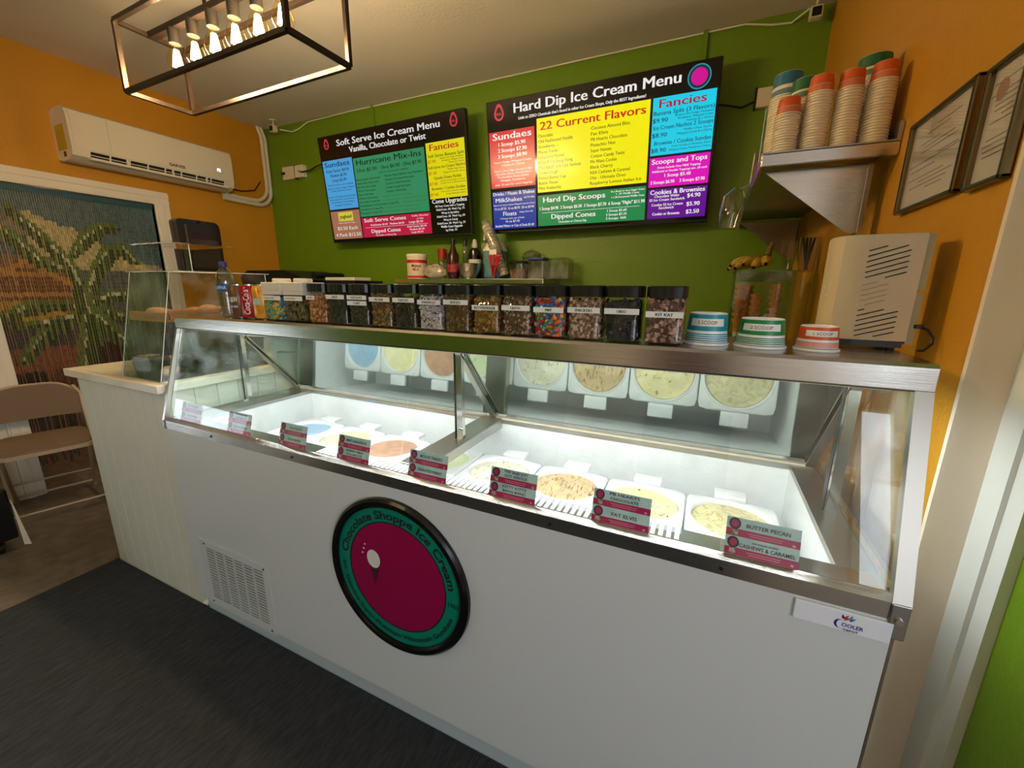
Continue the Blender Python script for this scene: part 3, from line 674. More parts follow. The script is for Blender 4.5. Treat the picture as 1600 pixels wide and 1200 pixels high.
# cans and water bottle at the left end
can_prof = [(.024, 0), (.0285, .004), (.033, .012), (.033, .106), (.0275, .118), (.0268, .122)]
def can(x_, y_, m, lb, deco):
    J = thing('drink_can', lb, 'can', (x_, y_, 1.3003), 0, None)
    MB().lathe(can_prof[1:5], n=28).build('can_body', m, J, smooth=True)
    MB().lathe([(.024, 0), (.0285, .004)], n=28).build('can_base', M_chrome, J, smooth=True)
    MB().lathe([(.0275, .118), (.0272, .122), (.0255, .122), (.025, .119)], n=28).build('can_top', M_chrome, J, smooth=True)
    deco(J)
def cyl_text(J, txt, r_, a_mid, z_mid, cap, length, m, vertical=False, nm='lettering'):
    vs, fs = raw_text(txt, .02); x0 = min(v[0] for v in vs); x1 = max(v[0] for v in vs); k = cap/.72; pts = []
    for x, y in vs:
        t = (x-x0)/(x1-x0)-.5
        if vertical: a = a_mid-(y*k-cap/2)/r_*1.0; z = z_mid+t*length
        else: a = a_mid+t*length/r_; z = z_mid+y*k-cap/2
        pts.append((r_*math.cos(a), r_*math.sin(a), z))
    MB().add(pts, fs).build(nm, m, J)
M_wi = mat('white_ink', (236, 234, 228), .4)
def d_coke(J): cyl_text(J, 'Coca-Cola', .0334, R(-62), .06, .022, .088, M_wi, True)
def d_aw(J): cyl_text(J, 'A&W', .0334, R(-70), .068, .02, .034, M_wi); cyl_text(J, 'ROOT BEER', .0334, R(-70), .042, .007, .032, M_wi)
def d_or(J):
    b = MB(); n = 8; vs = []
    for z_ in (.052, .074): vs += [(.0333*math.cos(R(-115+k*10)), .0333*math.sin(R(-115+k*10)), z_) for k in range(n)]
    b.add(vs, [(k, k+1, n+k+1, n+k) for k in range(n-1)]); b.build('panel', mat('pale_mint_print', (186, 200, 176), .4), J)
can(-.036, .166, mat('orange_yellow_can', (214, 140, 40), .3, .2, var=((228, 170, 60), (60, 60, 60), 2)), 'orange and yellow fruit soda can beside the white lidded jar', d_or)
can(-.104, .166, mat('red_can', (168, 14, 34), .28, .2), 'red cola can with white script lettering', d_coke)
can(-.172, .166, mat('brown_can', (112, 78, 48), .3, .3), 'brown root beer can between the water bottle and the red can', d_aw)
WB = thing('water_bottle', 'clear water bottle with blue cap and label at the left end of the canopy', 'bottle', (-.262, .18, 1.3003))
M_pet = glass('bottle_plastic', (214, 222, 214), 4.0, .04, .12)
MB().lathe([(.018, 0), (.028, .004), (.031, .02), (.029, .035), (.031, .05), (.029, .065), (.031, .08), (.0305, .092), (.032, .118), (.0325, .13), (.030, .15), (.020, .172), (.0115, .184), (.011, .196)], n=24, cap=False).build('bottle_body', M_pet, WB, smooth=True)
MB().lathe([(.0135, .186), (.0138, .190), (.0138, .203), (.0128, .205)], n=24).build('bottle_cap', mat('blue_cap', (50, 50, 130), .4), WB, smooth=True)
MB().lathe([(.0322, .094), (.0332, .118), (.0332, .124)], n=24, cap=False).build('bottle_label', mat('blue_label', (20, 84, 160), .4), WB, smooth=True)
cyl_text(WB, 'AQUAFINA', .0336, R(-82), .110, .012, .058, M_wi)

# upturned paper cups used as size samples
def cup(name, lb, x_, y_, rb, rt, h, col, txt, a_off=0, n=40, stripes=4):
    J = thing(name, lb, 'cup', (x_, y_, 1.3003), 0, None)
    def rr(t): return rb+(rt-rb)*t
    z1 = h*.40
    M_c = mat('cup_print_%s' % name if False else 'cup_'+txt[:1], col, .4)
    MB().lathe([(rr(0)+.0022, 0), (rr(0)+.0036, .002), (rr(0)+.0034, .005), (rr(.06), .0065)], n=n).build('rim', M_tub, J, smooth=True)
    MB().lathe([(rr(.06), .008), (rr(.97), h*.985), (rr(1)-.001, h), (rr(1)-.003, h), (rr(1)-.004, h-.003)], n=n).build('cup_wall', M_tub, J, smooth=True)
    b = MB()
    st_ = (z1-.010)/stripes
    for k in range(stripes): z_ = .010+k*st_; b.lathe([(rr(z_/h)+.0007, z_), (rr((z_+st_*.6)/h)+.0007, z_+st_*.6)], n=n, cap=False)
    b.lathe([(rr((z1+.004)/h)+.0004, z1+.004), (rr(.965)+.0004, h*.965)], n=n, cap=False); b.build('colour_bands', M_c, J, smooth=True)
    am = math.atan2(-.83-y_, 1.42-x_)+a_off; zc = h*.72; hh = h*.115; w_ = .9
    vs = []; nn = 13
    for dz in (-hh, hh): vs += [((rr((zc+dz)/h)+.0008)*math.cos(am-w_+2*w_*k/(nn-1)), (rr((zc+dz)/h)+.0008)*math.sin(am-w_+2*w_*k/(nn-1)), zc+dz) for k in range(nn)]
    o = MB().add(vs, [(k, k+1, nn+k+1, nn+k) for k in range(nn-1)]).build('paper_label', M_label, J)
    vs, fs = raw_text(txt, 0); x0 = min(v[0] for v in vs); x1 = max(v[0] for v in vs); pts = []; L_ = rr(.7)*1.0; cap = hh*1.0
    for x, y in vs:
        t = (x-x0)/(x1-x0)-.5; z_ = zc+(y/.72-.5)*cap; r3 = rr(z_/h)+.0012; pts.append((r3*math.cos(am+t*L_/r3), r3*math.sin(am+t*L_/r3), z_))
    MB().add(pts, fs).build('lettering', M_ink, o)
cup('paper_cup', 'upturned teal striped paper cup labelled 3 SCOOP', 1.4245, .205, .0445, .038, .070, (0, 142, 168), '3 SCOOP')
cup('paper_cup', 'upturned green striped paper cup labelled 2 SCOOP', 1.531, .205, .047, .040, .062, (20, 128, 62), '2 SCOOP')
cup('paper_cup', 'upturned orange striped paper cup labelled 1 SCOOP', 1.633, .205, .037, .032, .051, (222, 84, 34), '1 SCOOP', .25)

# ================================================================== AIR PURIFIER
AP = thing('air_purifier', 'beige plastic air purifier tower with diagonal slots at the right end of the canopy', 'appliance', (1.735, .342, 1.3003))
M_ap = mat('beige_plastic', (214, 198, 168), .36)
fp = [(1.803, .295), (1.712, .295), (1.69, .297), (1.672, .305), (1.662, .322), (1.658, .345), (1.66, .385), (1.803, .385)]
fp = [(x-1.735, y-.342) for x, y in fp]
def shr(k): return [(x*k, y*k) for x, y in fp]
MB().prism(shr(.94), 'z', .004, .018).build('base', M_black, AP)
for x_, y_ in ((-.05, -.03), (.05, -.03), (-.05, .03), (.05, .03)): MB().cyl((x_, y_, 0), (x_, y_, .005), .008, 10).build('foot', M_black, AP)
b = MB(); b.prism(fp, 'z', .018, .231); b.prism(shr(.985), 'z', .231, .234); b.build('housing', M_ap, AP, smooth=True)
b = MB(); b.box(.069, .082, -.040, .043, .012, .118).box(.069, .082, -.040, .043, .124, .233).box(.068, .072, -.036, .043, .11, .13)
b.build('rear_cover', mat('pale_green_plastic', (176, 176, 140), .4), AP)
def slots(z0, z1, x0, x1, m, nm, y):
    k = 0; sl = .33; st = .0108
    c = z0-(x1-x0)*sl
    while c < z1:
        pts = []
        for x_ in (x0, x1):
            pass
        xa, xb = x0, x1; za, zb = c, c+(x1-x0)*sl
        if za < z0: xa = x0+(z0-za)/sl; za = z0
        if zb > z1: xb = x1-(zb-z1)/sl; zb = z1
        if xb-xa > .004:
            MB().bar((xa, y, za), (xb, y, zb), .0020, .0016, up=(0, 1, 0)).build(nm, m, AP)
        c += st
slots(.148, .211, -.022, .045, M_slot, 'slot', -.0473)
slots(.026, .083, -.022, .045, M_slot, 'slot', -.0473)
slots(.092, .140, -.022, .02, mat('beige_plastic_groove', (186, 170, 142), .5), 'groove', -.0473)
for z_ in (.128, .119): MB().cyl((-.077, -.012, z_), (-.079, -.0125, z_), .0022, 8).build('button', mat('pale_button', (236, 232, 220), .3), AP)
PC = thing('electric_lead', 'thin black power cord hanging from the back of the air purifier', 'cord', (1.825, .30, 1.3003))
MB().tube([(-.006, 0, .05), (.006, -.01, .045), (.013, -.022, .03), (.012, -.026, .018), (.0, -.03, .004), (-.01, -.03, .003)], .0026, 8).build('cable', M_black, PC)
MB().cbox(-.012, .002, -.006, .006, .046, .054, .001).build('plug', M_black, PC)

# ================================================================== LEFT COUNTER
CT = thing('side_counter', 'white beadboard counter with pale laminate top at the left end of the cabinet', 'counter', (-.88, .03, 0))
bx0, bx1 = -1.25+.88, -.515+.88
np_ = 8; pw = (bx1-bx0)/np_
me_pl = MB().cbox(.0018, pw-.0018, 0, .012, .001, .996, .0022).build('plank', M_body, data=True)
for i in range(np_): o = link('plank', me_pl, CT); o.location = (bx0+i*pw, 0, 0)
MB().box(bx0+.002, bx1-.002, .008, .60, .002, .994).build('carcass', M_body, CT)
me_ps = MB().cbox(-.006, .004, .0018, pw-.0018, .001, .996, .002).build('plank', M_body, data=True)
for i in range(6):
    o = link('plank', me_ps, CT); o.location = (bx1, .014+i*pw, 0)
    o = link('plank', me_ps, CT); o.location = (bx0, .014+i*pw, 0)
MB().cbox(-1.285+.88, -.497+.88, -.03, .60, .997, 1.031, .003).build('worktop', M_slab, CT)
MB().cyl((-.515+.88+.008, .002, .004), (-.515+.88+.008, .05, .03), .014, 10).build('white_wedge', M_white, CT)

# clear acrylic display case with goods
DC = thing('display_case', 'tall clear acrylic bakery display case with sloping front and raised plates on the left counter', 'display case', (-.703, .045, 1.0315))
def sheet(p, nm='pane'): MB().box(*p).build(nm, M_acr, DC)
hx, yb_, zt = .150, .50, .436
def yf(z): return .095*z/zt
slab([(-hx, 0, 0), (hx, 0, 0), (hx, yf(zt), zt), (-hx, yf(zt), zt)], .003).build('front_pane', M_acr, DC)
for x_ in (-hx, hx-.003): slab([(x_, .003, 0), (x_, yb_, 0), (x_, yb_, zt), (x_, yf(zt)+.003, zt)], .003).build('side_pane', M_acr, DC)
sheet((-hx, hx, .003, yb_, 0, .003), 'floor_sheet'); sheet((-hx-.01, hx+.03, yf(zt)-.01, yb_, zt, zt+.006), 'top_plate')
sheet((-.02, .02, .25, .254, zt+.006, .55), 'post'); sheet((-.16, .15, .12, .36, .55, .556), 'upper_plate')
MB().cbox(-hx+.006, hx-.006, yf(.25)+.008, yb_-.005, .236, .246, .002).build('wooden_shelf', M_wood, DC)
MB().cbox(-hx+.006, hx-.006, yf(.25)+.008, yf(.25)+.016, .246, .275, .002).build('shelf_rail', M_wood, DC)
MB().cbox(hx-.016, hx-.006, yf(.25)+.02, yb_-.005, .246, .285, .002).build('shelf_rail', M_wood, DC)
M_edge = mat('lit_acrylic_edge', (226, 230, 228), .2)
for a, c in (((-hx, 0, 0), (-hx, yf(zt), zt)), ((hx, 0, 0), (hx, yf(zt), zt)), ((-hx-.01, yf(zt)-.01, zt+.003), (hx+.03, yf(zt)-.01, zt+.003)), ((-.16, .12, .553), (.15, .12, .553)), ((hx, yb_, 0), (hx, yb_, zt)), ((-hx, yf(zt), zt+.003), (-hx, yb_, zt+.003)), ((-.16, .12, .553), (-.16, .36, .553)), ((hx+.03, yf(zt), zt+.003), (hx+.03, yb_, zt+.003)), ((.02, .252, zt), (.02, .252, .55))):
    MB().bar(a, c, .0024, .0024).build('edge', M_edge, DC)
ZD = 1.0352
TB = thing('snack_box', 'clear clamshell snack box with a yellow and white label inside the display case', 'box', (-.775, .125, ZD), R(8))
MB().prism([(-.045, 0), (.045, 0), (.058, .05), (-.058, .05)], 'y', -.04, .04).build('tray', glass('tray_plastic', (170, 168, 160), 1.2, .05, .3), TB)
MB().prism([(-.06, .051), (.06, .051), (.045, .078), (-.045, .078)], 'y', -.042, .042).build('lid', glass('tray_lid_plastic', (190, 190, 184), 1.5, .05, .3), TB)
MB().cbox(-.04, .012, -.03, .03, .0785, .081, .001).build('paper_label', mat('yellow_white_label', (236, 230, 190), .5, var=((190, 160, 60), (90, 90, 90), 1)), TB)
MB().cbox(-.035, .035, -.03, .03, .006, .04, .01).build('snack', mat('snack_brown', (110, 84, 70), .8), TB)
r8 = random.Random(5)
def bag(name, lb, x, y, z, c1, c2, sx, sy, sz, n=5):
    B = thing(name, lb, 'snack', (x, y, z), 0)
    me = MB()
    for k in range(n): me.ball((r8.uniform(-sx, sx)*.5, r8.uniform(-sy, sy)*.5, sz*.5+r8.uniform(-.1, .2)*sz), sx*.55, sy*.5, sz*.5, None, 10, 6)
    me.v = [(v[0], v[1], max(0, v[2])) for v in me.v]
    me.build('bread', mat('baked_%d_%d' % (c1[0], c1[1]), c1, .7, var=(c2, (60, 60, 60), 4)), B, smooth=True)
bag('cookie_bag', 'heap of pale golden cookies beside the snack box in the display case', -.640, .135, ZD, (206, 178, 116), (168, 134, 78), .055, .06, .035)
bag('cookie_bag', 'pile of dark red brown treats in the middle of the display case floor', -.72, .27, ZD, (104, 66, 54), (150, 110, 96), .11, .07, .075, 7)
bag('cookie_bag', 'pale cookies on a white plate at the back of the display case floor', -.66, .46, ZD+.012, (214, 196, 150), (180, 150, 100), .09, .06, .04)
MB().lathe([(.05, 0), (.085, .010), (.083, .0115), (.05, .002)], n=24).build('plate', M_tub, bpy.data.objects['cookie_bag.002'], smooth=True).location = (0, 0, -.0118)
bag('bread_roll', 'pinkish bread roll at the front of the wooden shelf in the display case', -.735, .165, 1.0315+.247, (206, 160, 128), (180, 128, 96), .10, .06, .04)
bag('bread_roll', 'golden bread roll further back on the wooden shelf in the display case', -.665, .33, 1.0315+.247, (196, 142, 84), (160, 104, 56), .09, .08, .045)

# ================================================================== BACK COUNTERS
BC = thing('back_counter', 'steel topped work counter against the green wall behind the cabinet', 'counter', (0, 1.8, 0))
MB().cbox(-2.55, .2, -.35, .34, .87, .90, .004).build('worktop', M_steel2, BC)
MB().box(-2.5, .15, -.30, .32, .08, .87).build('carcass', mat('grey_cupboard', (120, 116, 110), .5), BC)
MB().box(-2.48, .13, -.26, .30, .001, .08).build('plinth', M_black, BC)
RC = thing('cone_counter', 'steel topped counter in the right rear corner under the cone holder', 'counter', (1.5, 1.6, 0))
MB().cbox(-.5, .34, -.45, .53, .87, .90, .004).build('worktop', M_steel2, RC)
MB().box(-.46, .33, -.40, .52, .001, .87).build('carcass', MC['grey_cupboard'], RC)
# black machine hood seen over the jars
BH = thing('sandwich_prep_unit', 'black hooded prep unit standing on the back counter at the far left', 'appliance', (-1.95, 1.75, .9005))
MB().cbox(-.34, .36, -.16, .24, 0, .50, .01).build('body', M_blackm, BH)
MB().prism([(-.37, .50), (.40, .50), (.46, .56), (.18, .64), (-.30, .64), (-.40, .58)], 'y', -.18, .25).build('hood', M_black, BH)
MB().cbox(.40, .86, -.10, .22, .50, .56, .006).build('wing', M_black, BH)
MB().cyl((.44, -.12, .60), (.44, .18, .60), .024, 14).build('handle', M_black, BH)
MB().cbox(.50, .82, -.06, .12, .5605, .585, .003).build('cutting_board', M_white, BH)
MB().cbox(.46, .86, -.10, .22, 0, .50, .006).build('side_body', M_blackm, BH)

# ---- cone holder with bananas and jugs
CH = thing('cone_holder', 'clear acrylic cone cabinet holding stacked wafer cones in the right rear corner', 'holder', (1.64, 1.5, .9005))
def s2(p, nm='pane'): MB().box(*p).build(nm, M_acr2, CH)
M_acr2 = glass('cone_holder_acrylic', (248, 250, 246), 1.2, .02, .05)
s2((-.12, .12, -.13, -.126, 0, .60)); s2((-.12, -.116, -.13, .13, 0, .60)); s2((.116, .12, -.13, .13, 0, .60)); s2((-.12, .12, .126, .13, 0, .60)); s2((-.125, .125, -.135, .135, .60, .606), 'top_plate'); s2((-.12, .12, -.13, .13, .30, .304), 'shelf')
MB().box(-.10, .10, -.134, -.130, .555, .60).build('front_lip', glass('frosted_acrylic', (200, 214, 190), 1.5, .2, .5), CH)
M_cone = mat('wafer_cone', (226, 174, 108), .65, bump=((300, 300, 300), .4, .001), var=((206, 148, 84), (80, 80, 80), 3))
me_cone = MB().lathe([(.012, 0), (.016, .035), (.017, .04), (.024, .05), (.026, .062), (.024, .062), (.020, .052)], n=20).build('wafer_cone', M_cone, smooth=True, data=True)
ORD = ['topmost', 'second from the top', 'third from the top', 'fourth from the top', 'fifth from the top', 'sixth from the top', 'lowest']
for (x_, y_, n_, dz, tp, sn) in ((-.085, -.09, 7, .0265, .545, 'left front'), (-.02, -.09, 6, .0265, .502, 'shorter middle'), (.055, -.09, 6, .0265, .545, 'right front'), (-.05, .0, 7, .0265, .54, 'shaded rear')):
    for k in range(n_):
        o = link('wafer_cone', me_cone); o.location = (1.64+x_, 1.5+y_, .9005+tp-.062-k*dz)
        tag(o, 'wafer cone, %s in the %s stack of the clear cone cabinet' % (ORD[k] if k < n_-1 else 'lowest', sn), 'cone', 'stacked wafer cones')
    MB().cyl((x_, y_, .304), (x_, y_, tp-.062-(n_-1)*dz-.0003), .012, 12).build('stack_peg', M_tub, CH)
BN = thing('banana_bunch', 'bunch of speckled yellow bananas lying on top of the cone cabinet', 'bananas', (1.60, 1.475, 1.5070))
M_ban = mat('banana_peel', (198, 160, 50), .5, var=((140, 100, 30), (60, 60, 60), 4, .5, .75))
for k in range(6):
    pts = []; rr = []; a = R(178+k*17)
    for q in range(9):
        t = q/8; d = .020+.135*(1-t); rq = (.007, .018, .0225, .0240, .0240, .0220, .017, .010, .007)[q]; z_ = rq+.002+.045*t**2.2+(.014 if k % 2 else 0)*(1-t)
        pts.append((.05+d*math.cos(a), .0+d*math.sin(a), z_)); rr.append((.007, .018, .0225, .0240, .0240, .0220, .017, .010, .007)[q])
    o = MB().tube(pts, rr, 8).build('banana', M_ban, BN, smooth=True)
    MB().ball(pts[0], .0085, .0085, .0085).build('banana_tip', M_black, o)
MB().tube([(.05, 0, .07), (.055, .005, .10), (.065, .01, .125)], [.016, .012, .009], 10).build('stalk', mat('banana_stalk', (120, 104, 40), .6), BN, smooth=True)
for k, (x_, y_, rr_, h_, lb) in enumerate(((1.725, 1.44, .032, .125, 'narrow clear plastic tumbler beside the bananas on the cone cabinet'), (1.808, 1.5, .040, .15, 'wide clear plastic cup of utensils at the right end of the cone cabinet'))):
    J = thing('plastic_cup', lb, 'cup', (x_, y_, 1.5070 if k == 0 else .9005))
    zz = 0 if k == 0 else .60
    if k: MB().lathe([(.03, 0), (.03, .6)], n=16).build('stand', M_acr2, J)
    MB().lathe([(rr_*.7, zz+0), (rr_, zz+h_), (rr_+.002, zz+h_+.002)], n=24, cap=False).build('cup_wall', glass('tumbler_plastic', (238, 232, 224), 2.2, .02, .2), J, smooth=True)
    if k:
        for q in range(4): MB().cyl((.0, .01*q-.015, zz+.01), (-.03+.016*q, .01*q-.02, zz+h_+.0), .005, 6).build('utensil', M_blackm, J)

# ================================================================== MENU SCREENS
def tv(name, lb, c, yaw, tilt, roll, build):
    T_ = bpy.data.objects.new(name, None); COL.objects.link(T_); tag(T_, lb, 'screen', 'menu screens on the green wall')
    u = Vector((math.cos(yaw), math.sin(yaw), 0)); w_ = Vector((math.sin(yaw)*math.sin(tilt), -math.cos(yaw)*math.sin(tilt), math.cos(tilt)))
    U_ = u*math.cos(roll)+w_*math.sin(roll); W__ = w_*math.cos(roll)-u*math.sin(roll); Nn = U_.cross(W__)
    T_.matrix_world = Matrix(((U_.x, -Nn.x, W__.x, c[0]), (U_.y, -Nn.y, W__.y, c[1]), (U_.z, -Nn.z, W__.z, c[2]), (0, 0, 0, 1)))
    T_.empty_display_size = .1
    W_, H_ = 1.43, .82
    MB().cbox(-W_/2, W_/2, .0, .045, -H_/2-.008, H_/2, .004).build('cabinet', M_black, T_)
    MB().box(-.25, .25, .045, .10, -.2, .2).build('wall_bracket', M_blackm, T_)
    MB().box(-W_/2+.006, W_/2-.006, -.0015, 0, -H_/2+.008, H_/2-.006).build('screen_glass', mat('screen_black', (24, 16, 14) if name == 'x' else (20, 15, 14), .12), T_)
    build(T_, W_, H_)
NX, NZ = Vector((1, 0, 0)), Vector((0, 0, 1))
class Scr:
    def __init__(s, T_, W_, H_, gain): s.T = T_; s.W = W_; s.H = H_; s.g = gain
    def P(s, u, v): return ((u-.5)*s.W, (.5-v)*s.H)
    def em(s, col, k=1.0):
        n_ = 'screen_%d_%d_%d_%d' % (*col, int(s.g*k*100))
        if n_ not in MC:
            m = mat(n_, (6, 6, 6), .25); b_ = m.node_tree.nodes['Principled BSDF']
            b_.inputs['Emission Color'].default_value = lin(col); b_.inputs['Emission Strength'].default_value = s.g*k
        return MC[n_]
    def panel(s, nm, l, t, r, b_, col, k=1.0):
        x0, z1 = s.P(l, t); x1, z0 = s.P(r, b_)
        return MB().box(x0, x1, -.0028, -.0015, z0, z1).build(nm, s.em(col, k), s.T)
    def text(s, par, col, rows, k=1.0, bold=.018):
        b = MB()
        for (tx, l, r, v, cap) in rows:
            x0, z = s.P(l, v); x1 = s.P(r, v)[0] if r is not None else None
            put_text(b, tx, Vector((0, -.0030, 0)), NX, NZ, x0, x1, z, cap*s.H, .0, .0004, .030 if bold > .012 else .012)
        return b.build('lettering', s.em(col, k), par)
    def line(s, par, l, r, v, col):
        x0, z = s.P(l, v); x1 = s.P(r, v)[0]; MB().box(x0, x1, -.0034, -.003, z-.001, z+.001).build('rule', s.em(col), par)
    def drop(s, u, v, sc):
        x, z = s.P(u, v); out = []; inn = []
        for k in range(28):
            a = 2*PI*k/28; rr = .034*sc*(1+.55*max(0, math.cos(a-PI/2))**6); out.append((x+rr*math.cos(a)*.92, -.0032, z+rr*math.sin(a)))
            r2 = .024*sc*(1+.5*max(0, math.cos(a-PI/2))**6); inn.append((x+r2*math.cos(a)*.85, -.0036, z+r2*math.sin(a)))
        o = MB().poly(out).build('drop_badge', s.em((214, 60, 74)), s.T); MB().poly(inn).build('badge_centre', s.em((60, 12, 16), .6), o)
        b = MB(); put_text(b, 'REAL', Vector((0, -.0037, 0)), NX, NZ, x-.017*sc, x+.017*sc, z-.006, .013*sc, .02, .0004); b.build('lettering', s.em((214, 60, 74)), o)
WHT = (244, 240, 236); DK = (8, 10, 12)
def left_tv(T_, W_, H_):
    s = Scr(T_, W_, H_, .80)
    s.drop(.067, .085, .9); s.drop(.936, .085, 1.05)
    s.text(T_, WHT, [('Soft Serve Ice Cream Menu', .148, .853, .108, .058), ('Vanilla, Chocolate or Twist', .236, .763, .180, .052)], bold=.03)
    p = s.panel('blue_panel', .014, .222, .245, .68, (74, 168, 228))
    s.text(p, DK, [('Sundaes', .028, .223, .283, .048), ('Kids/ Senior $4.90', .037, .213, .333, .028), ('Medium $5.90', .062, .19, .376, .027), ('Large $6.90', .072, .184, .420, .027)], bold=.01)
    s.text(p, DK, [('Add .50 each for extra toppings', .03, .23, .456, .014), ('Soft Serve, Sauce / Fudge, Whipped', .022, .238, .488, .014), ('Cream, Peanuts & a Cherry', .05, .21, .512, .014), ('Flavors: Hot Fudge, Caramel Fudge,', .022, .238, .568, .014), ('Chocolate Sauce, Caramel Sauce,', .03, .23, .594, .014), ('Marshmallow, Peanut Butter,', .04, .222, .620, .014), ('Pineapple, Strawberry', .06, .20, .648, .014)], bold=0)
    p = s.panel('brown_panel', .015, .70, .245, .975, (176, 116, 88))
    q = s.panel('logo_plate', .075, .712, .192, .800, (222, 210, 70)); q.location.y = -.0006
    s.text(q, DK, [('yoghund', .088, .180, .772, .036)], bold=.02)
    s.text(p, WHT, [('Frozen Yogurt for Dogs', .07, .20, .822, .012), ('$3.50 Each', .054, .215, .885, .034), ('4 Pack $12.50', .033, .235, .950, .034)], bold=.01)
    p = s.panel('green_panel', .253, .24, .745, .775, (52, 146, 98))
    s.text(p, DK, [('Hurricane Mix-Ins', .274, .724, .306, .052), ('12oz $5.90', .274, .418, .366, .031), ('16oz $6.90', .45, .578, .366, .031), ('20oz $7.90', .60, .723, .366, .031), ('Add .50 each for extra toppings', .43, .63, .398, .014)], bold=.01)
    L = ['Butterfinger Hurricane', 'Heath Bar Hurricane', 'Kit Kat Hurricane', 'M & M Hurricane', 'Oreo Hurricane', "S'Mores Hurricane", 'Chocolate Cream Pie', 'Peanutbutter & Chocolate Cream Pie', 'Strawberry Cream Pie', 'Pineapple Cream Pie']
    wd = [.175, .16, .14, .13, .115, .14, .155, .285, .17, .16]
    s.text(p, DK, [(t, .259, .259+wd[i], .442+i*.0343, .019) for i, t in enumerate(L)]+[(t, .468, e, .438+i*.0343, .019) for i, (t, e) in enumerate((('Reeses Peanut Butter Cup Hurricane', .725), ('Brownie Overload Hurricane', .665), ('Carmel Turtle Hurricane', .64), ('Cookie Dough Hurricane', .635), ('Snickers Hurricane', .605)))], bold=.004)
    s.text(p, (70, 96, 60), [('Marshmallow, Graham Cracker and Chocolate', .435, .64, .612, .012), ('Chocolate, Pie Crust, Whipped Cream & Cherry', .43, .73, .646, .012), ('Peanut Butter & Pie Crust', .57, .73, .680, .012), ('Strawberry, Pie Crust & Whipped Cream', .44, .68, .715, .012), ('Pineapple, Pie Crust & Whipped Cream', .43, .66, .749, .012)], bold=0)
    p = s.panel('red_panel', .254, .786, .748, .974, (200, 26, 70))
    s.text(p, WHT, [('Soft Serve Cones', .274, .581, .830, .036), ('Kids/Senior $3.50   Medium $4.50', .32, .565, .868, .018), ('Large $5.50', .60, .695, .868, .02), ('Vanilla, Chocolate', .62, .735, .812, .014), ('or Twist', .655, .70, .838, .014), ('Dipped Cones', .32, .534, .935, .036), ('Chocolate or Cherry Dip', .35, .50, .966, .014), ('Kids/ Senior $4.10', .585, .715, .908, .017), ('Medium $5.20', .60, .70, .934, .017), ('Large $6.20', .61, .69, .960, .017)], bold=.014)
    s.line(p, .277, .726, .882, WHT)
    p = s.panel('yellow_panel', .757, .218, .989, .678, (240, 228, 20))
    s.text(p, (200, 32, 24), [('Fancies', .78, .955, .283, .052)], bold=.025)
    s.text(p, (190, 90, 20), [('$7.90', .762, .812, .382, .026), ('$7.40', .762, .812, .476, .026), ('$7.40', .762, .812, .565, .026), ('$7.40', .762, .812, .655, .026)], bold=.0)
    s.text(p, DK, [('Soft Serve Banana Split', .765, .985, .338, .026), ('Soft Serve Ice Cream Nachos', .762, .986, .430, .024), ('Upside Down Parfait', .792, .96, .518, .024), ('Brownie / Cookie Sundae', .774, .978, .606, .024), ('Banana, Hot Fudge, Pineapple,', .84, .982, .358, .012), ('Strawberry, Whipped Cream,', .85, .982, .378, .012), ('Peanuts & a Cherry', .89, .982, .398, .012), ('Waffle Chips, Sauce,', .88, .98, .452, .012), ('Whipped Cream & a Cherry', .85, .982, .474, .012), ('2 Layers of Hot Fudge or Caramel', .83, .98, .540, .011), ('3 Layers of Ice Cream & Peanuts', .83, .982, .560, .011), ('Fresh Cookie or Brownie, Whipped', .83, .982, .628, .011), ('Cream, Peanuts & a Cherry', .86, .98, .650, .012)], bold=.0)
    s.text(T_, WHT, [('Cone Upgrades', .767, .982, .718, .038), ('Fill Your Cone with a Topping', .785, .965, .752, .018), ('Kids/Cone .50  Med / Lg .75', .79, .965, .782, .018), ('Wrap in Sprinkles', .82, .93, .812, .018), ('Kids/Cone .25  Med / Lg .50', .79, .965, .842, .018), ('Wrap in Candy', .83, .92, .872, .018), ('Kids/Cone .50  Med / Lg .75', .79, .965, .902, .018), ('Waffle Cone Upgrade', .81, .945, .932, .02), ('Lg Only .75', .84, .91, .962, .018)], bold=.015)
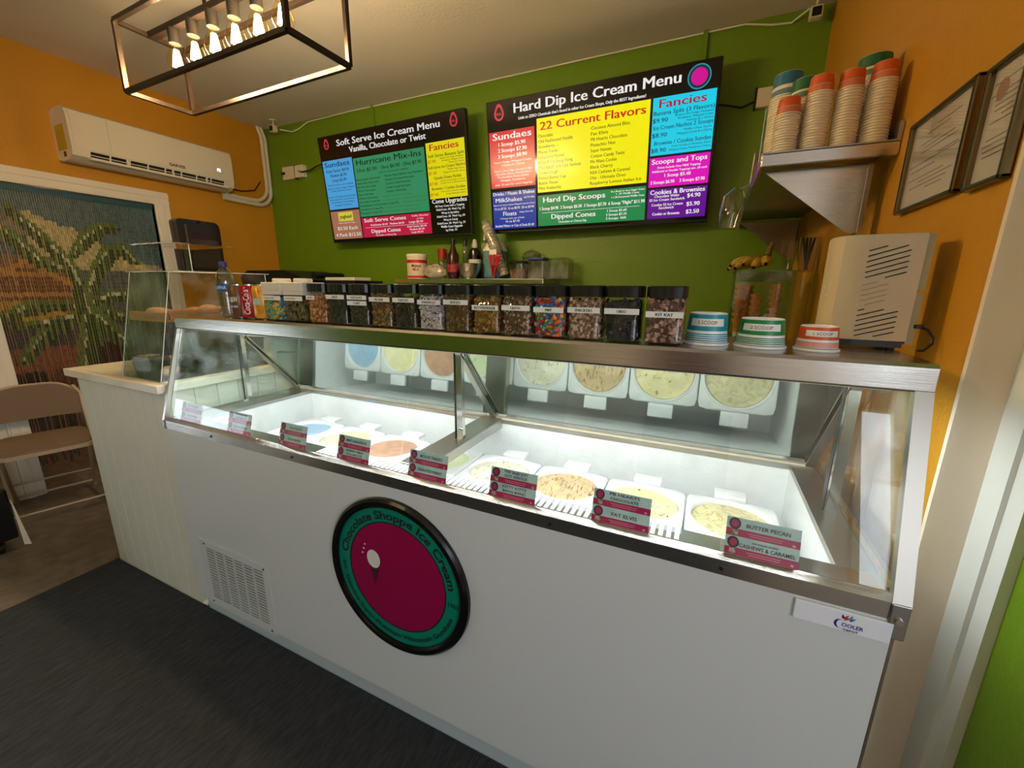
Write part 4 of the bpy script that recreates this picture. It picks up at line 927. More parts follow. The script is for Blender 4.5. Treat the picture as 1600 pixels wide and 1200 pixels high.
def right_tv(T_, W_, H_):
    s = Scr(T_, W_, H_, .92)
    s.drop(.067, .10, 1.15)
    s.text(T_, WHT, [('Hard Dip Ice Cream Menu', .143, .856, .109, .070), ("Little to ZERO Chemicals that's found in other Ice Cream Shops, Only the BEST Ingredients!", .165, .727, .160, .021)], bold=.03)
    x, z = s.P(.922, .094)
    def disc(r, m, y): return [(x+r*math.cos(2*PI*k/36), y, z+r*math.sin(2*PI*k/36)) for k in range(36)]
    o = MB().poly(disc(.060, 0, -.0030)).build('round_badge', s.em((40, 150, 170)), T_); MB().poly(disc(.054, 0, -.0032)).build('badge_ring', s.em((24, 56, 66), .8), o)
    MB().poly(disc(.042, 0, -.0034)).build('badge_centre', s.em((214, 0, 150)), o)
    p = s.panel('red_panel', .010, .223, .241, .646, (214, 30, 50))
    s.text(p, WHT, [('Sundaes', .029, .226, .283, .050), ('1 Scoop $5.90', .058, .196, .332, .028), ('2 Scoops $7.90', .054, .202, .376, .028), ('3 Scoops $8.90', .053, .202, .420, .028)], bold=.025)
    s.text(p, WHT, [('Sauce / Fudge, Whipped Cream,', .03, .225, .456, .015), ('Peanuts & a Cherry', .07, .19, .480, .015), ('Flavors: Hot Fudge, Caramel Fudge,', .03, .228, .522, .015), ('Chocolate Sauce, Caramel Sauce,', .035, .225, .546, .015), ('Marshmallow, Peanut Butter', .045, .21, .570, .015), ('Pineapple, Strawberry', .06, .19, .596, .016), ('Add .50 each for extra toppings', .03, .228, .628, .016)], bold=.004)
    p = s.panel('blue_panel', .012, .674, .242, .973, (26, 58, 150))
    s.text(p, WHT, [('Drinks / Floats & Shakes', .017, .235, .704, .026), ('MilkShakes', .029, .17, .757, .034), ('Add .75 for Malts', .18, .235, .740, .014), ('Made w/ Ice Cream, Includes Whipped Cream & a Cherry', .016, .237, .786, .012), ('12 oz $7.50  16 oz $8.90  20 oz $9.90', .022, .232, .818, .019), ('Floats', .067, .139, .867, .034), ('Orange, Coke or RB', .155, .225, .850, .013), ('3 Scoops and a can of Soda', .05, .18, .895, .013), ('16 oz $7.45', .08, .155, .922, .018), ('Bottled Water or Can of Soda $1.60', .022, .23, .958, .020)], bold=.012)
    p = s.panel('yellow_panel', .253, .177, .747, .710, (250, 240, 0))
    s.text(p, (206, 24, 16), [('22 Current Flavors', .27, .73, .260, .058)], bold=.03)
    A = ['Chocolate', 'Old Fashioned Vanilla', 'Strawberry', 'Moose Tracks', 'Exhausted Parent', 'Kitty Kitty Bang Bang', 'This $&@! Just Got Serious', 'Cookie Dough', 'Peanut Butter Cup', 'Butter Pecan', 'Mint Avalanche']
    B = ['Coconut Almond Bliss', 'Fat Elvis', 'PB Hearts Chocolate', 'Pistachio Nut', 'Super Human', 'Cotton Candy Twist', 'Me Want Cookie', 'Black Cherry', 'NSA Cashews & Caramel', 'Oat - Ultimate Oreo', 'Raspberry Lemon Italian Ice']
    s.text(p, DK, [(t, .260, .260+len(t)*.0077, .312+i*.0378, .023) for i, t in enumerate(A)]+[(t, .504, .504+len(t)*.0082, .312+i*.0378, .023) for i, t in enumerate(B)], bold=.003)
    p = s.panel('green_panel', .252, .733, .748, .969, (22, 134, 74))
    s.text(p, WHT, [('Hard Dip Scoops', .28, .573, .788, .040), ('1 Scoop $4.90  2 Scoops $6.50  3 Scoops $7.70  6 Scoop "Flight" $11.90', .262, .745, .846, .024), ('In a Bowl or on a Sugar Cone', .60, .742, .758, .014), ('+ .75 Waffle Cone', .62, .72, .778, .014), ('+ 1.50 Decorated Waffle Cone', .60, .742, .800, .014), ('Dipped Cones', .32, .531, .918, .038), ('Chocolate or Cherry Dip', .355, .49, .952, .016), ('1 Scoop $5.60', .585, .67, .896, .018), ('2 Scoops $7.10', .58, .67, .924, .018), ('3 Scoops  N/A', .58, .67, .952, .018)], bold=.016)
    s.line(p, .274, .726, .868, WHT)
    p = s.panel('cyan_panel', .757, .177, .989, .539, (20, 208, 236))
    s.text(p, (176, 24, 50), [('Fancies', .782, .955, .243, .055)], bold=.03)
    s.text(p, (20, 40, 60), [('Banana Split (3 Flavors)', .762, .986, .286, .026), ('$9.90', .760, .818, .332, .028), ('Ice Cream Nachos 2 Scoops', .764, .986, .376, .026), ('$8.90', .760, .818, .424, .028), ('Brownie / Cookie Sundae', .771, .984, .474, .026), ('$8.90', .760, .818, .520, .028), ('Banana, Hot Fudge, Pineapple,', .845, .985, .306, .012), ('Strawberry, Whipped Cream,', .855, .985, .326, .013), ('Peanuts & a Cherry', .89, .985, .346, .013), ('Waffle Chips, Sauce,', .88, .984, .400, .012), ('Whipped Cream & a Cherry', .855, .985, .422, .013), ('Fresh Cookie or Brownie, Sauce', .84, .984, .496, .012), ('Whipped Cream, Peanuts & a Cherry', .83, .985, .518, .012)], bold=.003)
    p = s.panel('magenta_panel', .757, .555, .988, .749, (226, 0, 186))
    s.text(p, WHT, [('Scoops and Tops', .766, .977, .597, .034), ('Prices Include One FREE Topping', .79, .955, .628, .014), ('Additional or Double Toppings are .50 each', .768, .98, .652, .014), ('1 Scoop $5.40', .82, .92, .686, .022), ('2 Scoops $6.90', .765, .86, .728, .022), ('3 Scoops $7.90', .88, .975, .728, .022)], bold=.014)
    p = s.panel('purple_panel', .759, .764, .989, .968, (98, 10, 142))
    s.text(p, WHT, [('Cookies & Brownies', .767, .980, .800, .032), ('Chocolate Wafer', .785, .885, .822, .018), ('SS Ice Cream Sandwich', .765, .905, .846, .018), ('$4.90', .915, .965, .835, .028), ('Cookie SS Ice Cream', .775, .90, .880, .018), ('Sandwich', .805, .865, .902, .018), ('$5.90', .915, .965, .892, .028), ('Cookie or Brownie', .78, .89, .944, .020), ('$2.50', .915, .965, .944, .028)], bold=.014)
tv('menu_screen', 'wall screen headed Soft Serve Ice Cream Menu, the left one of two', (-.952, 1.967, 2.211), -.003, .098, .007, left_tv)
tv('menu_screen', 'wall screen headed Hard Dip Ice Cream Menu, the right one of two', (.648, 1.973, 2.221), .014, .103, .008, right_tv)

# adapters and cables on the green wall
PB = thing('power_adapter', 'white power adapter with black strap, left of the menu screens on the green wall', 'adapter', (-2.22, YB, 2.447))
MB().cbox(-.147, .02, -.035, 0, -.056, .056, .004).build('box', M_cream, PB); MB().cbox(.03, .14, -.045, 0, -.052, .052, .004).build('box', M_cream, PB)
MB().cbox(.018, .032, -.04, 0, -.060, .060, .002).build('strap', M_black, PB)
MB().tube([(.09, -.045, 0), (.13, -.06, -.015), (.24, -.05, -.01), (.36, -.07, .01), (.56, -.10, .02)], .006, 8).build('cable', M_black, PB)
MB().cyl((-.147, -.04, 0), (-.11, -.04, 0), .012, 8).build('plug', M_black, PB)
PB2 = thing('power_adapter', 'pale power adapter with black edge right of the menu screens on the green wall', 'adapter', (1.62, YB, 2.466))
MB().cbox(-.075, .075, -.035, 0, -.05, .048, .004).build('box', M_cream, PB2); MB().cbox(-.082, -.070, -.036, 0, -.054, .052, .002).build('strap', M_black, PB2)
MB().tube([(-.08, -.04, -.02), (-.14, -.04, -.04), (-.2, -.06, -.03), (-.28, -.09, -.02)], .006, 8).build('cable', M_black, PB2)
def cctv(lb, x, y, z):
    K = thing('security_camera', lb, 'camera', (x, y, z)); MB().cyl((0, 0, 0), (0, 0, -.008), .03, 16).build('mount', M_cream, K); MB().cyl((0, 0, -.008), (0, 0, -.045), .006, 8).build('stem', M_cream, K)
    MB().cbox(-.028, .028, -.025, .02, -.10, -.045, .006).build('camera_body', M_cream, K); MB().cbox(-.02, .02, -.028, -.024, -.094, -.054, .003).build('lens', M_black, K)
cctv('small white security camera under the ceiling in the left rear corner', -2.30, 2.02, ZC-.0005)
cctv('small white security camera under the ceiling near the right rear corner', 1.765, 2.06, ZC-.0005)
K = thing('ceiling_cable', 'thin white cable running along the top edge of the green wall', 'cord', (0, YB-.01, ZC-.01))
MB().tube([(-2.27, -.08, -.06), (-2.2, -.005, -.065), (-2.12, 0, -.05), (-2.0, 0, -.01), (-1.5, 0, 0), (-.5, 0, -.002), (.5, 0, 0), (1.25, 0, -.002), (1.45, 0, -.004), (1.58, 0, -.035), (1.67, 0, -.045), (1.74, -.05, -.02)], .005, 6).build('cable', M_white, K)

# ================================================================== BACK WALL SHELF WITH THINGS
SHZ = 1.478; SY0 = 1.83
WS = thing('wall_shelf', 'narrow steel wall shelf full of supplies below the menu screens', 'shelf', (-.16, 1.99, SHZ))
MB().cbox(-.68, .57, -.16, .155, -.035, 0, .004).build('board', M_steel, WS)
for x_ in (-.5, .45): MB().prism([(-.13, -.036), (.155, -.036), (.155, -.22)], 'x', x_, x_+.012).build('bracket', M_steel2, WS)
ZS = SHZ+.0005; YS = 1.92
def lt(name, lb, cat, x, y, parts, group=None):
    J = thing(name, lb, cat, (x, y, ZS), 0, group)
    for nm, prof, m in parts: MB().lathe(prof, n=24).build(nm, m, J, smooth=True)
    return J
M_clear = glass('clear_plastic', (236, 232, 222), 2.5, .03, .35)
J = lt('milk_can', 'cream canister with red band and white lid reading Malted Milk on the wall shelf', 'canister', -.69, YS, [('body', [(.076, 0), (.078, .004), (.078, .162)], mat('cream_print', (226, 212, 178), .5)), ('red_band', [(.0788, .118), (.0788, .142)], mat('red_print', (196, 24, 34), .45)), ('red_foot', [(.0788, .006), (.0788, .022)], MC['red_print']), ('lid', [(.081, .163), (.081, .180), (.076, .186)], M_white)])
cyl_text(J, 'Malted', .0795, R(-60), .098, .022, .07, M_ink); cyl_text(J, 'MILK', .0795, R(-60), .070, .020, .05, MC['red_print'])
lt('jar', 'tall jar with red lid behind the cream canister', 'jar', -.555, 2.07, [('body', [(.035, 0), (.035, .15), (.028, .165)], M_clear), ('lid', [(.032, .166), (.034, .235)], mat('red_lid', (170, 18, 26), .4))])
lt('plastic_cups', 'clear stack of plastic cups left of the syrup bottles', 'cups', -.465, 2.07, [('cup', [(.03, 0), (.042, .10), (.032, .225)], M_clear)])
J = lt('syrup_bottle', 'dark red brown syrup bottle with pink label, left one of the syrups', 'bottle', -.378, 1.96, [('body', [(.038, 0), (.043, .02), (.046, .10), (.042, .17), (.022, .22), (.014, .25)], mat('dark_syrup', (54, 14, 14), .2)), ('cap', [(.018, .25), (.016, .29)], M_black)])
MB().lathe([(.0466, .05), (.0470, .11)], n=24, cap=False).build('bottle_label', mat('pink_label', (190, 60, 70), .4, var=((60, 14, 18), (40, 40, 40), 2)), J, smooth=True)
lt('mixing_bowl', 'small stainless steel mixing bowl on the wall shelf', 'bowl', -.225, 1.940, [('bowl', [(.045, 0), (.07, .03), (.098, .105), (.104, .11), (.094, .107), (.065, .035)], M_chrome)])
J = lt('syrup_bottle', 'dark syrup bottle with cream coloured cap behind the steel bowl', 'bottle', -.265, 2.092, [('body', [(.045, 0), (.048, .02), (.048, .18), (.040, .22), (.022, .235)], mat('black_syrup', (20, 12, 12), .18)), ('cap', [(.02, .235), (.022, .26), (.012, .30)], M_cream)])
MB().lathe([(.0486, .09), (.0486, .15)], n=24, cap=False).build('bottle_label', M_cream, J)
lt('squeeze_bottle', 'thin clear bottle with dark cap between the two syrup bottles', 'bottle', -.350, 2.09, [('body', [(.025, 0), (.025, .2), (.012, .25)], M_clear), ('cap', [(.016, .25), (.012, .31)], M_black)])
lt('squeeze_bottle', 'thin clear bottle right of the dark syrup bottle with cream cap', 'bottle', -.187, 2.11, [('body', [(.027, 0), (.027, .25), (.014, .29)], M_clear), ('cap', [(.012, .29), (.006, .34)], M_cream)])
lt('paper_tub', 'large turquoise tub with white lid on the wall shelf', 'tub', -.065, 2.05, [('body', [(.070, 0), (.086, .02), (.09, .20)], mat('turquoise_tub', (96, 146, 148), .5, var=((60, 110, 140), (8, 8, 8), 2))), ('lid', [(.092, .2005), (.090, .212), (.068, .260), (.064, .262)], M_white)])
J = thing('cup_sleeve', 'long clear bag of stacked cups leaning up in front of the menu screens', 'bag', (.055, 1.925, ZS))
MB().tube([(.02, 0, .02), (-.02, .0, .14), (-.09, -.0, .30), (-.14, .0, .40)], [.04, .044, .042, .026], 16).build('bag', M_clear, J, smooth=True)
cups = MB()
for k in range(15): t = k/14; c = Vector((.02-.14*t, 0, .03+.32*t)); cups.cyl(c, c+Vector((-.010, 0, .02)), .034, 14, .030)
tag(cups.build('stacked_cups', mat('frosted_cups', (206, 196, 172), .4), J), kind='stuff')
MB().box(-.075, -.02, -.052, -.048, .16, .20).build('paper_label', M_label, J)
for k in range(14):
    a = rnd.uniform(-.6, .9); o = MB()
    o.tube([(0, 0, 0), (.04*a+.004, .0, .07), (.07*a+.01, 0, .135)], .0035, 5); o.ball((.072*a+.01, 0, .142), .009, .004, .012, None, 6, 4)
    s_ = o.build('plastic_spoon', mat('red_plastic', (196, 22, 28), .35)); s_.location = (.030+rnd.uniform(-.010, .010), 1.850+rnd.uniform(-.006, .006), ZS+.012); tag(s_, 'red plastic spoon in the fan shaped bunch on the wall shelf', 'spoon', 'red plastic spoons')
lt('spoon_cup', 'clear red tinted cup holding the bunch of red spoons', 'cup', .030, 1.852, [('cup_wall', [(.016, 0), (.021, .09)], glass('red_tint_plastic', (220, 60, 60), 1.5, .05, .3))])
lt('food_container', 'round clear food container of brown crumbs with black lid', 'container', .200, 1.920, [('body', [(.070, 0), (.076, .10)], M_clear), ('crumbs', [(.066, .003), (.070, .065)], mat('brown_crumbs', (150, 100, 70), .8, var=((90, 56, 40), (90, 90, 90), 3))), ('lid', [(.079, .1005), (.080, .112), (.076, .118)], M_blackm)])
lt('cake_dome', 'clear domed lid container at the back of the wall shelf', 'container', .225, 2.07, [('base', [(.062, 0), (.068, .15)], M_clear), ('dome', [(.074, .151), (.068, .18), (.04, .20), (.012, .203), (.012, .215)], M_clear)])
J = thing('food_container', 'square clear container with a blue band lid near the right end of the wall shelf', 'container', (.315, 1.90, ZS))
MB().cbox(-.03, .085, -.05, .05, 0, .12, .01).build('body', M_clear, J); MB().cbox(-.032, .087, -.052, .052, .1205, .14, .006).build('lid', mat('blue_lid', (40, 56, 120), .4), J)
J = thing('plastic_box', 'see through plastic box at the right end of the wall shelf', 'box', (.385, 2.03, ZS)); MB().cbox(-.02, .15, -.06, .07, 0, .14, .006).build('body', M_clear, J)
J = thing('plastic_bag', 'crumpled clear plastic bag of lids at the left part of the wall shelf', 'bag', (-.505, 1.895, ZS))
b = MB(); b.ball((0, 0, .05), .10, .045, .05, None, 18, 10); r9 = random.Random(3); b.v = [(v[0]*(1+r9.uniform(-.06, .06)), v[1], max(.001, v[2]*(1+r9.uniform(-.15, .15)))) for v in b.v]; b.build('bag', mat('crumpled_plastic', (190, 182, 160), .3, coat=.5, var=((140, 130, 104), (20, 20, 40), 4)), J, smooth=False)

# ================================================================== RIGHT STEEL SHELF WITH CUP STACKS
RSZ = 1.826; RX0 = 1.522; RY0 = .745
RS = thing('steel_shelf', 'stainless steel wall shelf with triangular bracket on the orange right wall', 'shelf', (1.69, 1.4, RSZ))
def rl(x, y, z): return (x-1.69, y-1.4, z-RSZ)
b = MB(); o_ = [(RX0, RY0), (XR-.002, RY0), (XR-.002, 2.13), (RX0, 2.13)]
b.box(RX0-1.69, XR-.002-1.69, RY0-1.4, 2.13-1.4, -.006, 0); b.build('board', M_steel2, RS)
MB().cbox(RX0-1.69, XR-.002-1.69, RY0-1.4, RY0+.008-1.4, -.040, 0, .0035).build('front_lip', M_steel, RS)
MB().cbox(RX0-1.69, RX0+.008-1.69, RY0+.008-1.4, 2.13-1.4, -.040, 0, .0035).build('side_lip', M_steel, RS)
MB().box(XR-.012-1.69, XR-.002-1.69, RY0-1.4, 2.13-1.4, 0, .045).build('back_upstand', M_steel2, RS)
for y_ in (.80, 1.95):
    MB().prism([(RX0+.015-1.69, -.0405), (XR-.045-1.69, -.0405), (XR-.045-1.69, -.235), (XR-.075-1.69, -.235)], 'y', y_-1.4, y_-1.4+.004).build('bracket', M_steel, RS)
    MB().box(XR-.050-1.69, XR-.038-1.69, y_-.004-1.4, y_+.05-1.4, -.24, -.0405).build('bracket_edge', M_steel, RS)
M_paper = mat('cream_paper_cup', (240, 226, 200), .55)
def stack(x, y, n_, dz, rb, rt, h, col, lb, key):
    J = thing('cup_stack', lb, 'paper cups', (x, y, RSZ+.0005), 0, None)
    cm = mat('stack_'+key, col, .45)
    prof = []
    for k in range(n_):
        z = k*dz; t = .0
        prof += [(rb+.0022, z+.0003), (rb+.0026, z+.0014), (rb+.0022, z+.0030), (rb-.0003, z+.0034), (rb-.0008, z+dz-.0002)]
    MB().lathe(prof, n=28, cap=False).build('nested_rims', M_paper, J, smooth=False)
    z0 = n_*dz
    def rr(t): return rb+(rt-rb)*t
    b = MB(); b.lathe([(rb+.0022, z0), (rb+.0024, z0+.003), (rb-.0002, z0+.0035), (rr(1), z0+h), (rr(1)-.003, z0+h), (rr(1)-.004, z0+h-.003)], n=28); b.build('top_cup', M_paper, J, smooth=True)
    b = MB()
    for k in range(4): za = .005+k*.0040; b.lathe([(rr(za/h)+.0005, z0+za), (rr((za+.003)/h)+.0005, z0+za+.0031)], n=28, cap=False)
    b.lathe([(rr(.45)+.0005, z0+h*.45), (rr(.985)+.0005, z0+h*.985)], n=28, cap=False); b.build('colour_bands', cm, J, smooth=True)
OC = (222, 92, 30)
stack(1.581, .795, 14, .0076, .0315, .0275, .048, OC, 'short stack of orange topped paper cups, leftmost in the front row of the steel shelf', 'orange')
stack(1.655, .795, 20, .0076, .0315, .0275, .048, OC, 'tall stack of orange topped paper cups, second in the front row', 'orange')
stack(1.727, .795, 20, .0076, .0315, .0275, .048, OC, 'tall stack of orange topped paper cups, third in the front row', 'orange')
stack(1.800, .795, 21, .0076, .0315, .0275, .048, OC, 'tall stack of orange topped paper cups next to the orange wall', 'orange')
stack(1.585, .957, 27, .0078, .045, .040, .07, (40, 110, 140), 'stack of teal topped paper cups at the left behind the short orange stack', 'teal')
stack(1.628, .872, 21, .0078, .0415, .038, .06, (24, 104, 56), 'stack of green topped paper cups between the short orange stack and the tall ones', 'green')
stack(1.794, .892, 26, .0078, .043, .039, .06, (24, 104, 56), 'stack of green topped paper cups in the corner against the orange wall', 'green')
for k, (x_, y_, h_, r_, lb) in enumerate(((1.56, 1.075, .23, .026, 'tall clear sleeve of plastic lids behind the cup stacks'), (1.555, 1.17, .11, .035, 'open clear plastic bag on the left edge of the steel shelf'))):
    J = thing('lid_sleeve', lb, 'bag', (x_, y_, RSZ+.0005)); MB().lathe([(r_, 0), (r_*.95, h_*.5), (r_*.9, h_)], n=20).build('sleeve', M_clear, J, smooth=True)
J = thing('lid_sleeve', 'clear plastic sleeve of cup lids hanging at the left side of the steel shelf', 'bag', (1.475, 1.20, RSZ-.16))
MB().tube([(-.01, 0, .0), (-.005, 0, .06), (.0, 0, .12), (.012, 0, .15)], [.04, .045, .042, .02], 16).build('sleeve', M_clear, J, smooth=True)
MB().bar((.012, 0, .15), (.052, 0, .166), .01, .003).build('hook', M_steel2, J)

# ================================================================== CERTIFICATES
def cert(lb, y0, y1, z0, z1, seal):
    yc, zc = (y0+y1)/2, (z0+z1)/2; F_ = thing('certificate_frame', lb, 'frame', (XR, yc, zc)); hy, hz = (y1-y0)/2, (z1-z0)/2; t = .010
    Mf = mat('gold_black_moulding', (120, 104, 74), .25, .8)
    for (a, c, d, e) in ((-hy, hy, hz-t, hz), (-hy, hy, -hz, -hz+t), (-hy, -hy+t, -hz, hz), (hy-t, hy, -hz, hz)):
        MB().cbox(-.016, -.0005, a, c, d, e, .003).build('moulding', Mf, F_)
        MB().box(-.017, -.0155, a+(.003), c-(.003), d+.003, e-.003).build('moulding_inlay', M_black, F_)
    MB().box(-.006, -.0005, -hy+t, hy-t, -hz+t, hz-t).build('document', mat('document_paper', (206, 196, 186), .6), F_)
    b = MB(); r = random.Random(int(z0*1000)+seal)
    for row in range(16 if not seal else 15):
        z = hz-.035-row*(2*hz-.06)/16; ln = r.uniform(.3, .8)*hy*2*.85; st = r.uniform(-hy+.03, hy-.03-ln)
        if r.random() < .8: b.box(-.0066, -.006, st, st+ln, z-.0012, z+.0008)
    if not seal: b.box(-.0066, -.006, -hy+.02, hy-.02, -.002, 0)
    b.build('print', mat('grey_ink', (120, 112, 108), .6), F_)
    if seal:
        c = (hy-.045, hz-.05); MB().add([(-.0068, c[0]+.018*math.cos(2*PI*k/20), c[1]+.018*math.sin(2*PI*k/20)) for k in range(20)], [tuple(range(20))]).build('seal', mat('seal_brown', (150, 96, 76), .6), F_)
    MB().box(-.0095, -.0085, -hy+t, hy-t, -hz+t, hz-t).build('glazing', glass('frame_glass', (255, 255, 255), 1.0), F_)
cert('framed certificate with two half page documents on the orange right wall', .349, .645, 1.614, 1.826, 0)
cert('framed certificate with a round brown seal, partly out of view at the right edge', .190, .315, 1.606, 1.816, 1)

# ================================================================== AIR CONDITIONER
AC = thing('air_conditioner', 'white split air conditioner mounted high on the orange left wall', 'air conditioner', (XL+.0005, 1.13, 2.36))
y0, y1 = -.50, .53
prof = [(0, -.14), (0, .145), (.05, .165), (.16, .163), (.195, .145), (.208, .10), (.208, -.085), (.195, -.125), (.15, -.15), (.06, -.155)]
b = MB(); b.prism([(x, z) for x, z in prof], 'y', y0, y1); b.build('casing_shell', M_acwhite, AC, smooth=True)
MB().cbox(.2085, .2125, y0+.015, -.30, -.082, .135, .0015).build('front_cover', M_acwhite, AC); MB().cbox(.2085, .2125, -.296, y1-.012, -.082, .135, .0015).build('front_cover', M_acwhite, AC)
for i in range(8):
    ya = y0+.09+i*.108; MB().add([(.2092, ya, -.090), (.2092, ya+.098, -.090), (.2008, ya+.098, -.107), (.2008, ya, -.107)], [(0, 1, 2, 3)]).build('outlet_slot', M_slot, AC)
    MB().add([(.2010, ya, -.112), (.2010, ya+.098, -.112), (.196, ya+.098, -.124), (.196, ya, -.124)], [(0, 1, 2, 3)]).build('outlet_slot', M_slot, AC)
MB().cbox(.192, .222, y0+.08, y1-.06, -.142, -.126, .003).build('louvre', M_acwhite, AC)
for ya in (-.22, .06, .30): MB().cbox(.20, .214, ya, ya+.012, -.126, -.088, .002).build('louvre_hinge', M_acwhite, AC)
b = MB(); put_text(b, 'GARVEE', Vector((.2127, 0, 0)), Vector((0, 1, 0)), Z, .045, .155, -.062, .020, .03, .0006); b.build('lettering', M_ink, AC)
b = MB(); put_text(b, 'P2', Vector((.2127, 0, 0)), Vector((0, 1, 0)), Z, .40, .425, -.02, .02, .01, .0006); b.build('display', mat('cold_display', (220, 236, 255), emit=6), AC)
MB().box(.03, .15, y0-.0015, y0, -.09, .06).build('energy_label', mat('yellow_label', (196, 168, 40), .6), AC)
MB().box(.09, .12, y0-.002, y0, -.13, -.10).build('side_notch', mat('maroon_plastic', (90, 40, 30), .5), AC)
PP = thing('pipe_set', 'two beige insulated pipes running from the air conditioner up to the ceiling in the corner', 'pipes', (XL, 1.662, 2.2))
for k in range(2):
    o_ = .036*k; pts = [(.03, .0, .005-o_*.9), (.03, .16, .0-o_*.9)]
    for q in range(7): a = R(-90+15*q); pts.append((.03, .29+o_*1.0+.14*math.cos(a), .14-o_*.9+.14*math.sin(a)+.0))
    pts += [(.03, .43+o_, .40), (.03, .43+o_, .58)]
    pts += [(.03, .40+o_*.8, ZC-2.2)]
    MB().tube(pts, .017, 12).build('pipe', M_cream, PP, smooth=True)
MB().tube([(.03, 0, .06), (.03, .18, .06), (.03, .30, .09), (.03, .37, .18)], .005, 8).build('cable', M_black, PP)

# ================================================================== TOWEL DISPENSER
TD = thing('towel_dispenser', 'dark smoked plastic paper towel dispenser on the orange wall beside the doorway', 'dispenser', (XL+.0005, 1.37, 1.535))
pts = [(-.155, 0), (.165, 0), (.165, .33)]
for q in range(7): a = R(15*q); pts.append((.165-.05+.05*math.cos(a), .35+.05*math.sin(a)))
for q in range(7): a = R(90+15*q); pts.append((-.165+.03+.03*math.cos(a), .37+.03*math.sin(a)))
b = MB(); b.prism(pts, 'x', 0, .12); b.build('housing', mat('smoked_plastic', (38, 30, 26), .2), TD)
MB().box(.12, .124, -.11, -.095, .05, .36).build('highlight_strip', mat('highlight_tone', (90, 78, 66), .2), TD)  # lighter strip, a highlight put into the colour of the front
MB().box(.12, .122, -.08, .14, .02, .25).build('window', mat('smoked_window', (58, 48, 42), .08), TD)
MB().cyl((.11, 0, .385), (.128, 0, .385), .012, 10).build('lock', M_black, TD)

# ================================================================== BEAD CURTAIN
BCU = thing('bead_curtain', 'bamboo bead curtain printed with palm tree, beach hut and sunset in the left doorway', 'curtain', (XL-.03, .66, 0))
FR = [ # fronds in (y, z), widths
 [(.35, 1.88), (.47, 1.72), (.57, 1.57), (.605, 1.44), .045], [(.24, 1.81), (.35, 1.69), (.44, 1.56), (.55, 1.52), .05], [(.86, 1.82), (.78, 1.82), (.68, 1.73), (.61, 1.62), .055],
 [(.95, 1.60), (.90, 1.68), (.80, 1.66), (.70, 1.50), (.62, 1.30), .06], [(.20, 1.20), (.30, 1.26), (.45, 1.28), (.60, 1.26), .05], [(.92, 1.36), (.77, 1.34), (.63, 1.28), .05], [(.90, 1.14), (.76, 1.21), (.63, 1.24), .05],
 [(.24, .92), (.38, 1.10), (.50, 1.17), (.60, 1.24), .055], [(.80, .98), (.70, 1.14), (.60, 1.28), .075], [(.64, 1.0), (.62, 1.3), (.60, 1.45), .05], [(.22, 1.14), (.40, 1.16), (.55, 1.2), .03], [(.50, .60), (.55, .9), (.60, 1.2), .07]]
def seg_d(p, a, c):
    ax, ay = a; bx, by = c; dx, dy = bx-ax, by-ay; t = max(0, min(1, ((p[0]-ax)*dx+(p[1]-ay)*dy)/(dx*dx+dy*dy))); return math.hypot(p[0]-ax-t*dx, p[1]-ay-t*dy), t
def curtain_col(y, z, r):
    n = math.sin(y*9+z*5)*.5+math.sin(y*23-z*11)*.25
    if z > 1.985: return (52, 92, 104)
    top = 1.90-.42*max(0, y-.35)**1.0+.05*n                     # teal sky, cream cloud, grey blue sea
    c = (84, 114, 122)
    if z < top-.02: c = (196, 178, 126) if y > .40 else (128, 122, 104)
    if z < top-.28+.05*n: c = (170, 158, 116) if y < .7 else (104, 116, 108)
    if z < 1.52: c = (84, 100, 98) if y > .60 else (128, 84, 54)
    if z < 1.72 and y < .40: c = (80, 96, 108)
    if z < 1.60 and y < .50: c = (140, 104, 78)
    if 1.20 < z < 1.58-abs(y-.36)*.7 and .16 < y < .58: c = (188, 128, 56) if (int(z*60) % 4 == 0 or abs(z-(1.555-abs(y-.36)*.7)) < .022) else (120, 78, 44)
    if 1.16 < z < 1.30 and y < .45: c = (190, 146, 46)
    if z < 1.17: c = (78, 92, 94) if y > .62 else (70, 70, 70)
    if z < 1.0 and y < .85: c = (140, 82, 56) if n > -.1 else (64, 46, 38)
    if z < .84: c = (112, 66, 46) if n > .1 else (50, 36, 30)
    if z < .55: c = (100, 80, 62)
    for f in FR:
        wd = f[-1]*.80; P = f[:-1]; dm = 9; sd = 1; tt = 0
        for i in range(len(P)-1):
            dd, t = seg_d((y, z), P[i], P[i+1])
            if dd < dm: dm = dd; sd = z-(P[i][1]+(P[i+1][1]-P[i][1])*t); tt = (i+t)/(len(P)-1)
        wd *= .45+.8*math.sin(PI*min(1, .15+tt*.75))
        lo = wd*(1.15 if sd < 0 else .65)
        if dm < .006 and int(z*95) % 3: c = (196, 200, 166)
        elif dm < lo: c = (96, 122, 52) if sd > 0 else ((52, 72, 36) if (int(y*83) % 3) else (110, 138, 60))
    g_ = sum(c)/3; c = tuple(v*.82+g_*.18 for v in c); k = r.uniform(.85, 1.1); return tuple(min(255, v*k) for v in c)
b = MB(); rr = random.Random(11); N_S = 84; bl = .026
for i in range(N_S):
    y_ = DY0+.008+i*(DY1-DY0-.016)/(N_S-1); z = 2.0+rr.uniform(0, .01); zend = .17+rr.uniform(0, .12)
    sway = rr.uniform(-.004, .004)
    while z > zend:
        zl = z-bl*.965; b.col = tuple(lin(curtain_col(y_, (z+zl)/2, rr))); dy = sway*(2.0-z)
        b.cyl((0, y_-.66+dy, zl), (0, y_-.66+dy, z), .0051, 5); z -= bl
tag(b.build('bead_strands', vcol('printed_bamboo', .6, .0), BCU), kind='stuff')
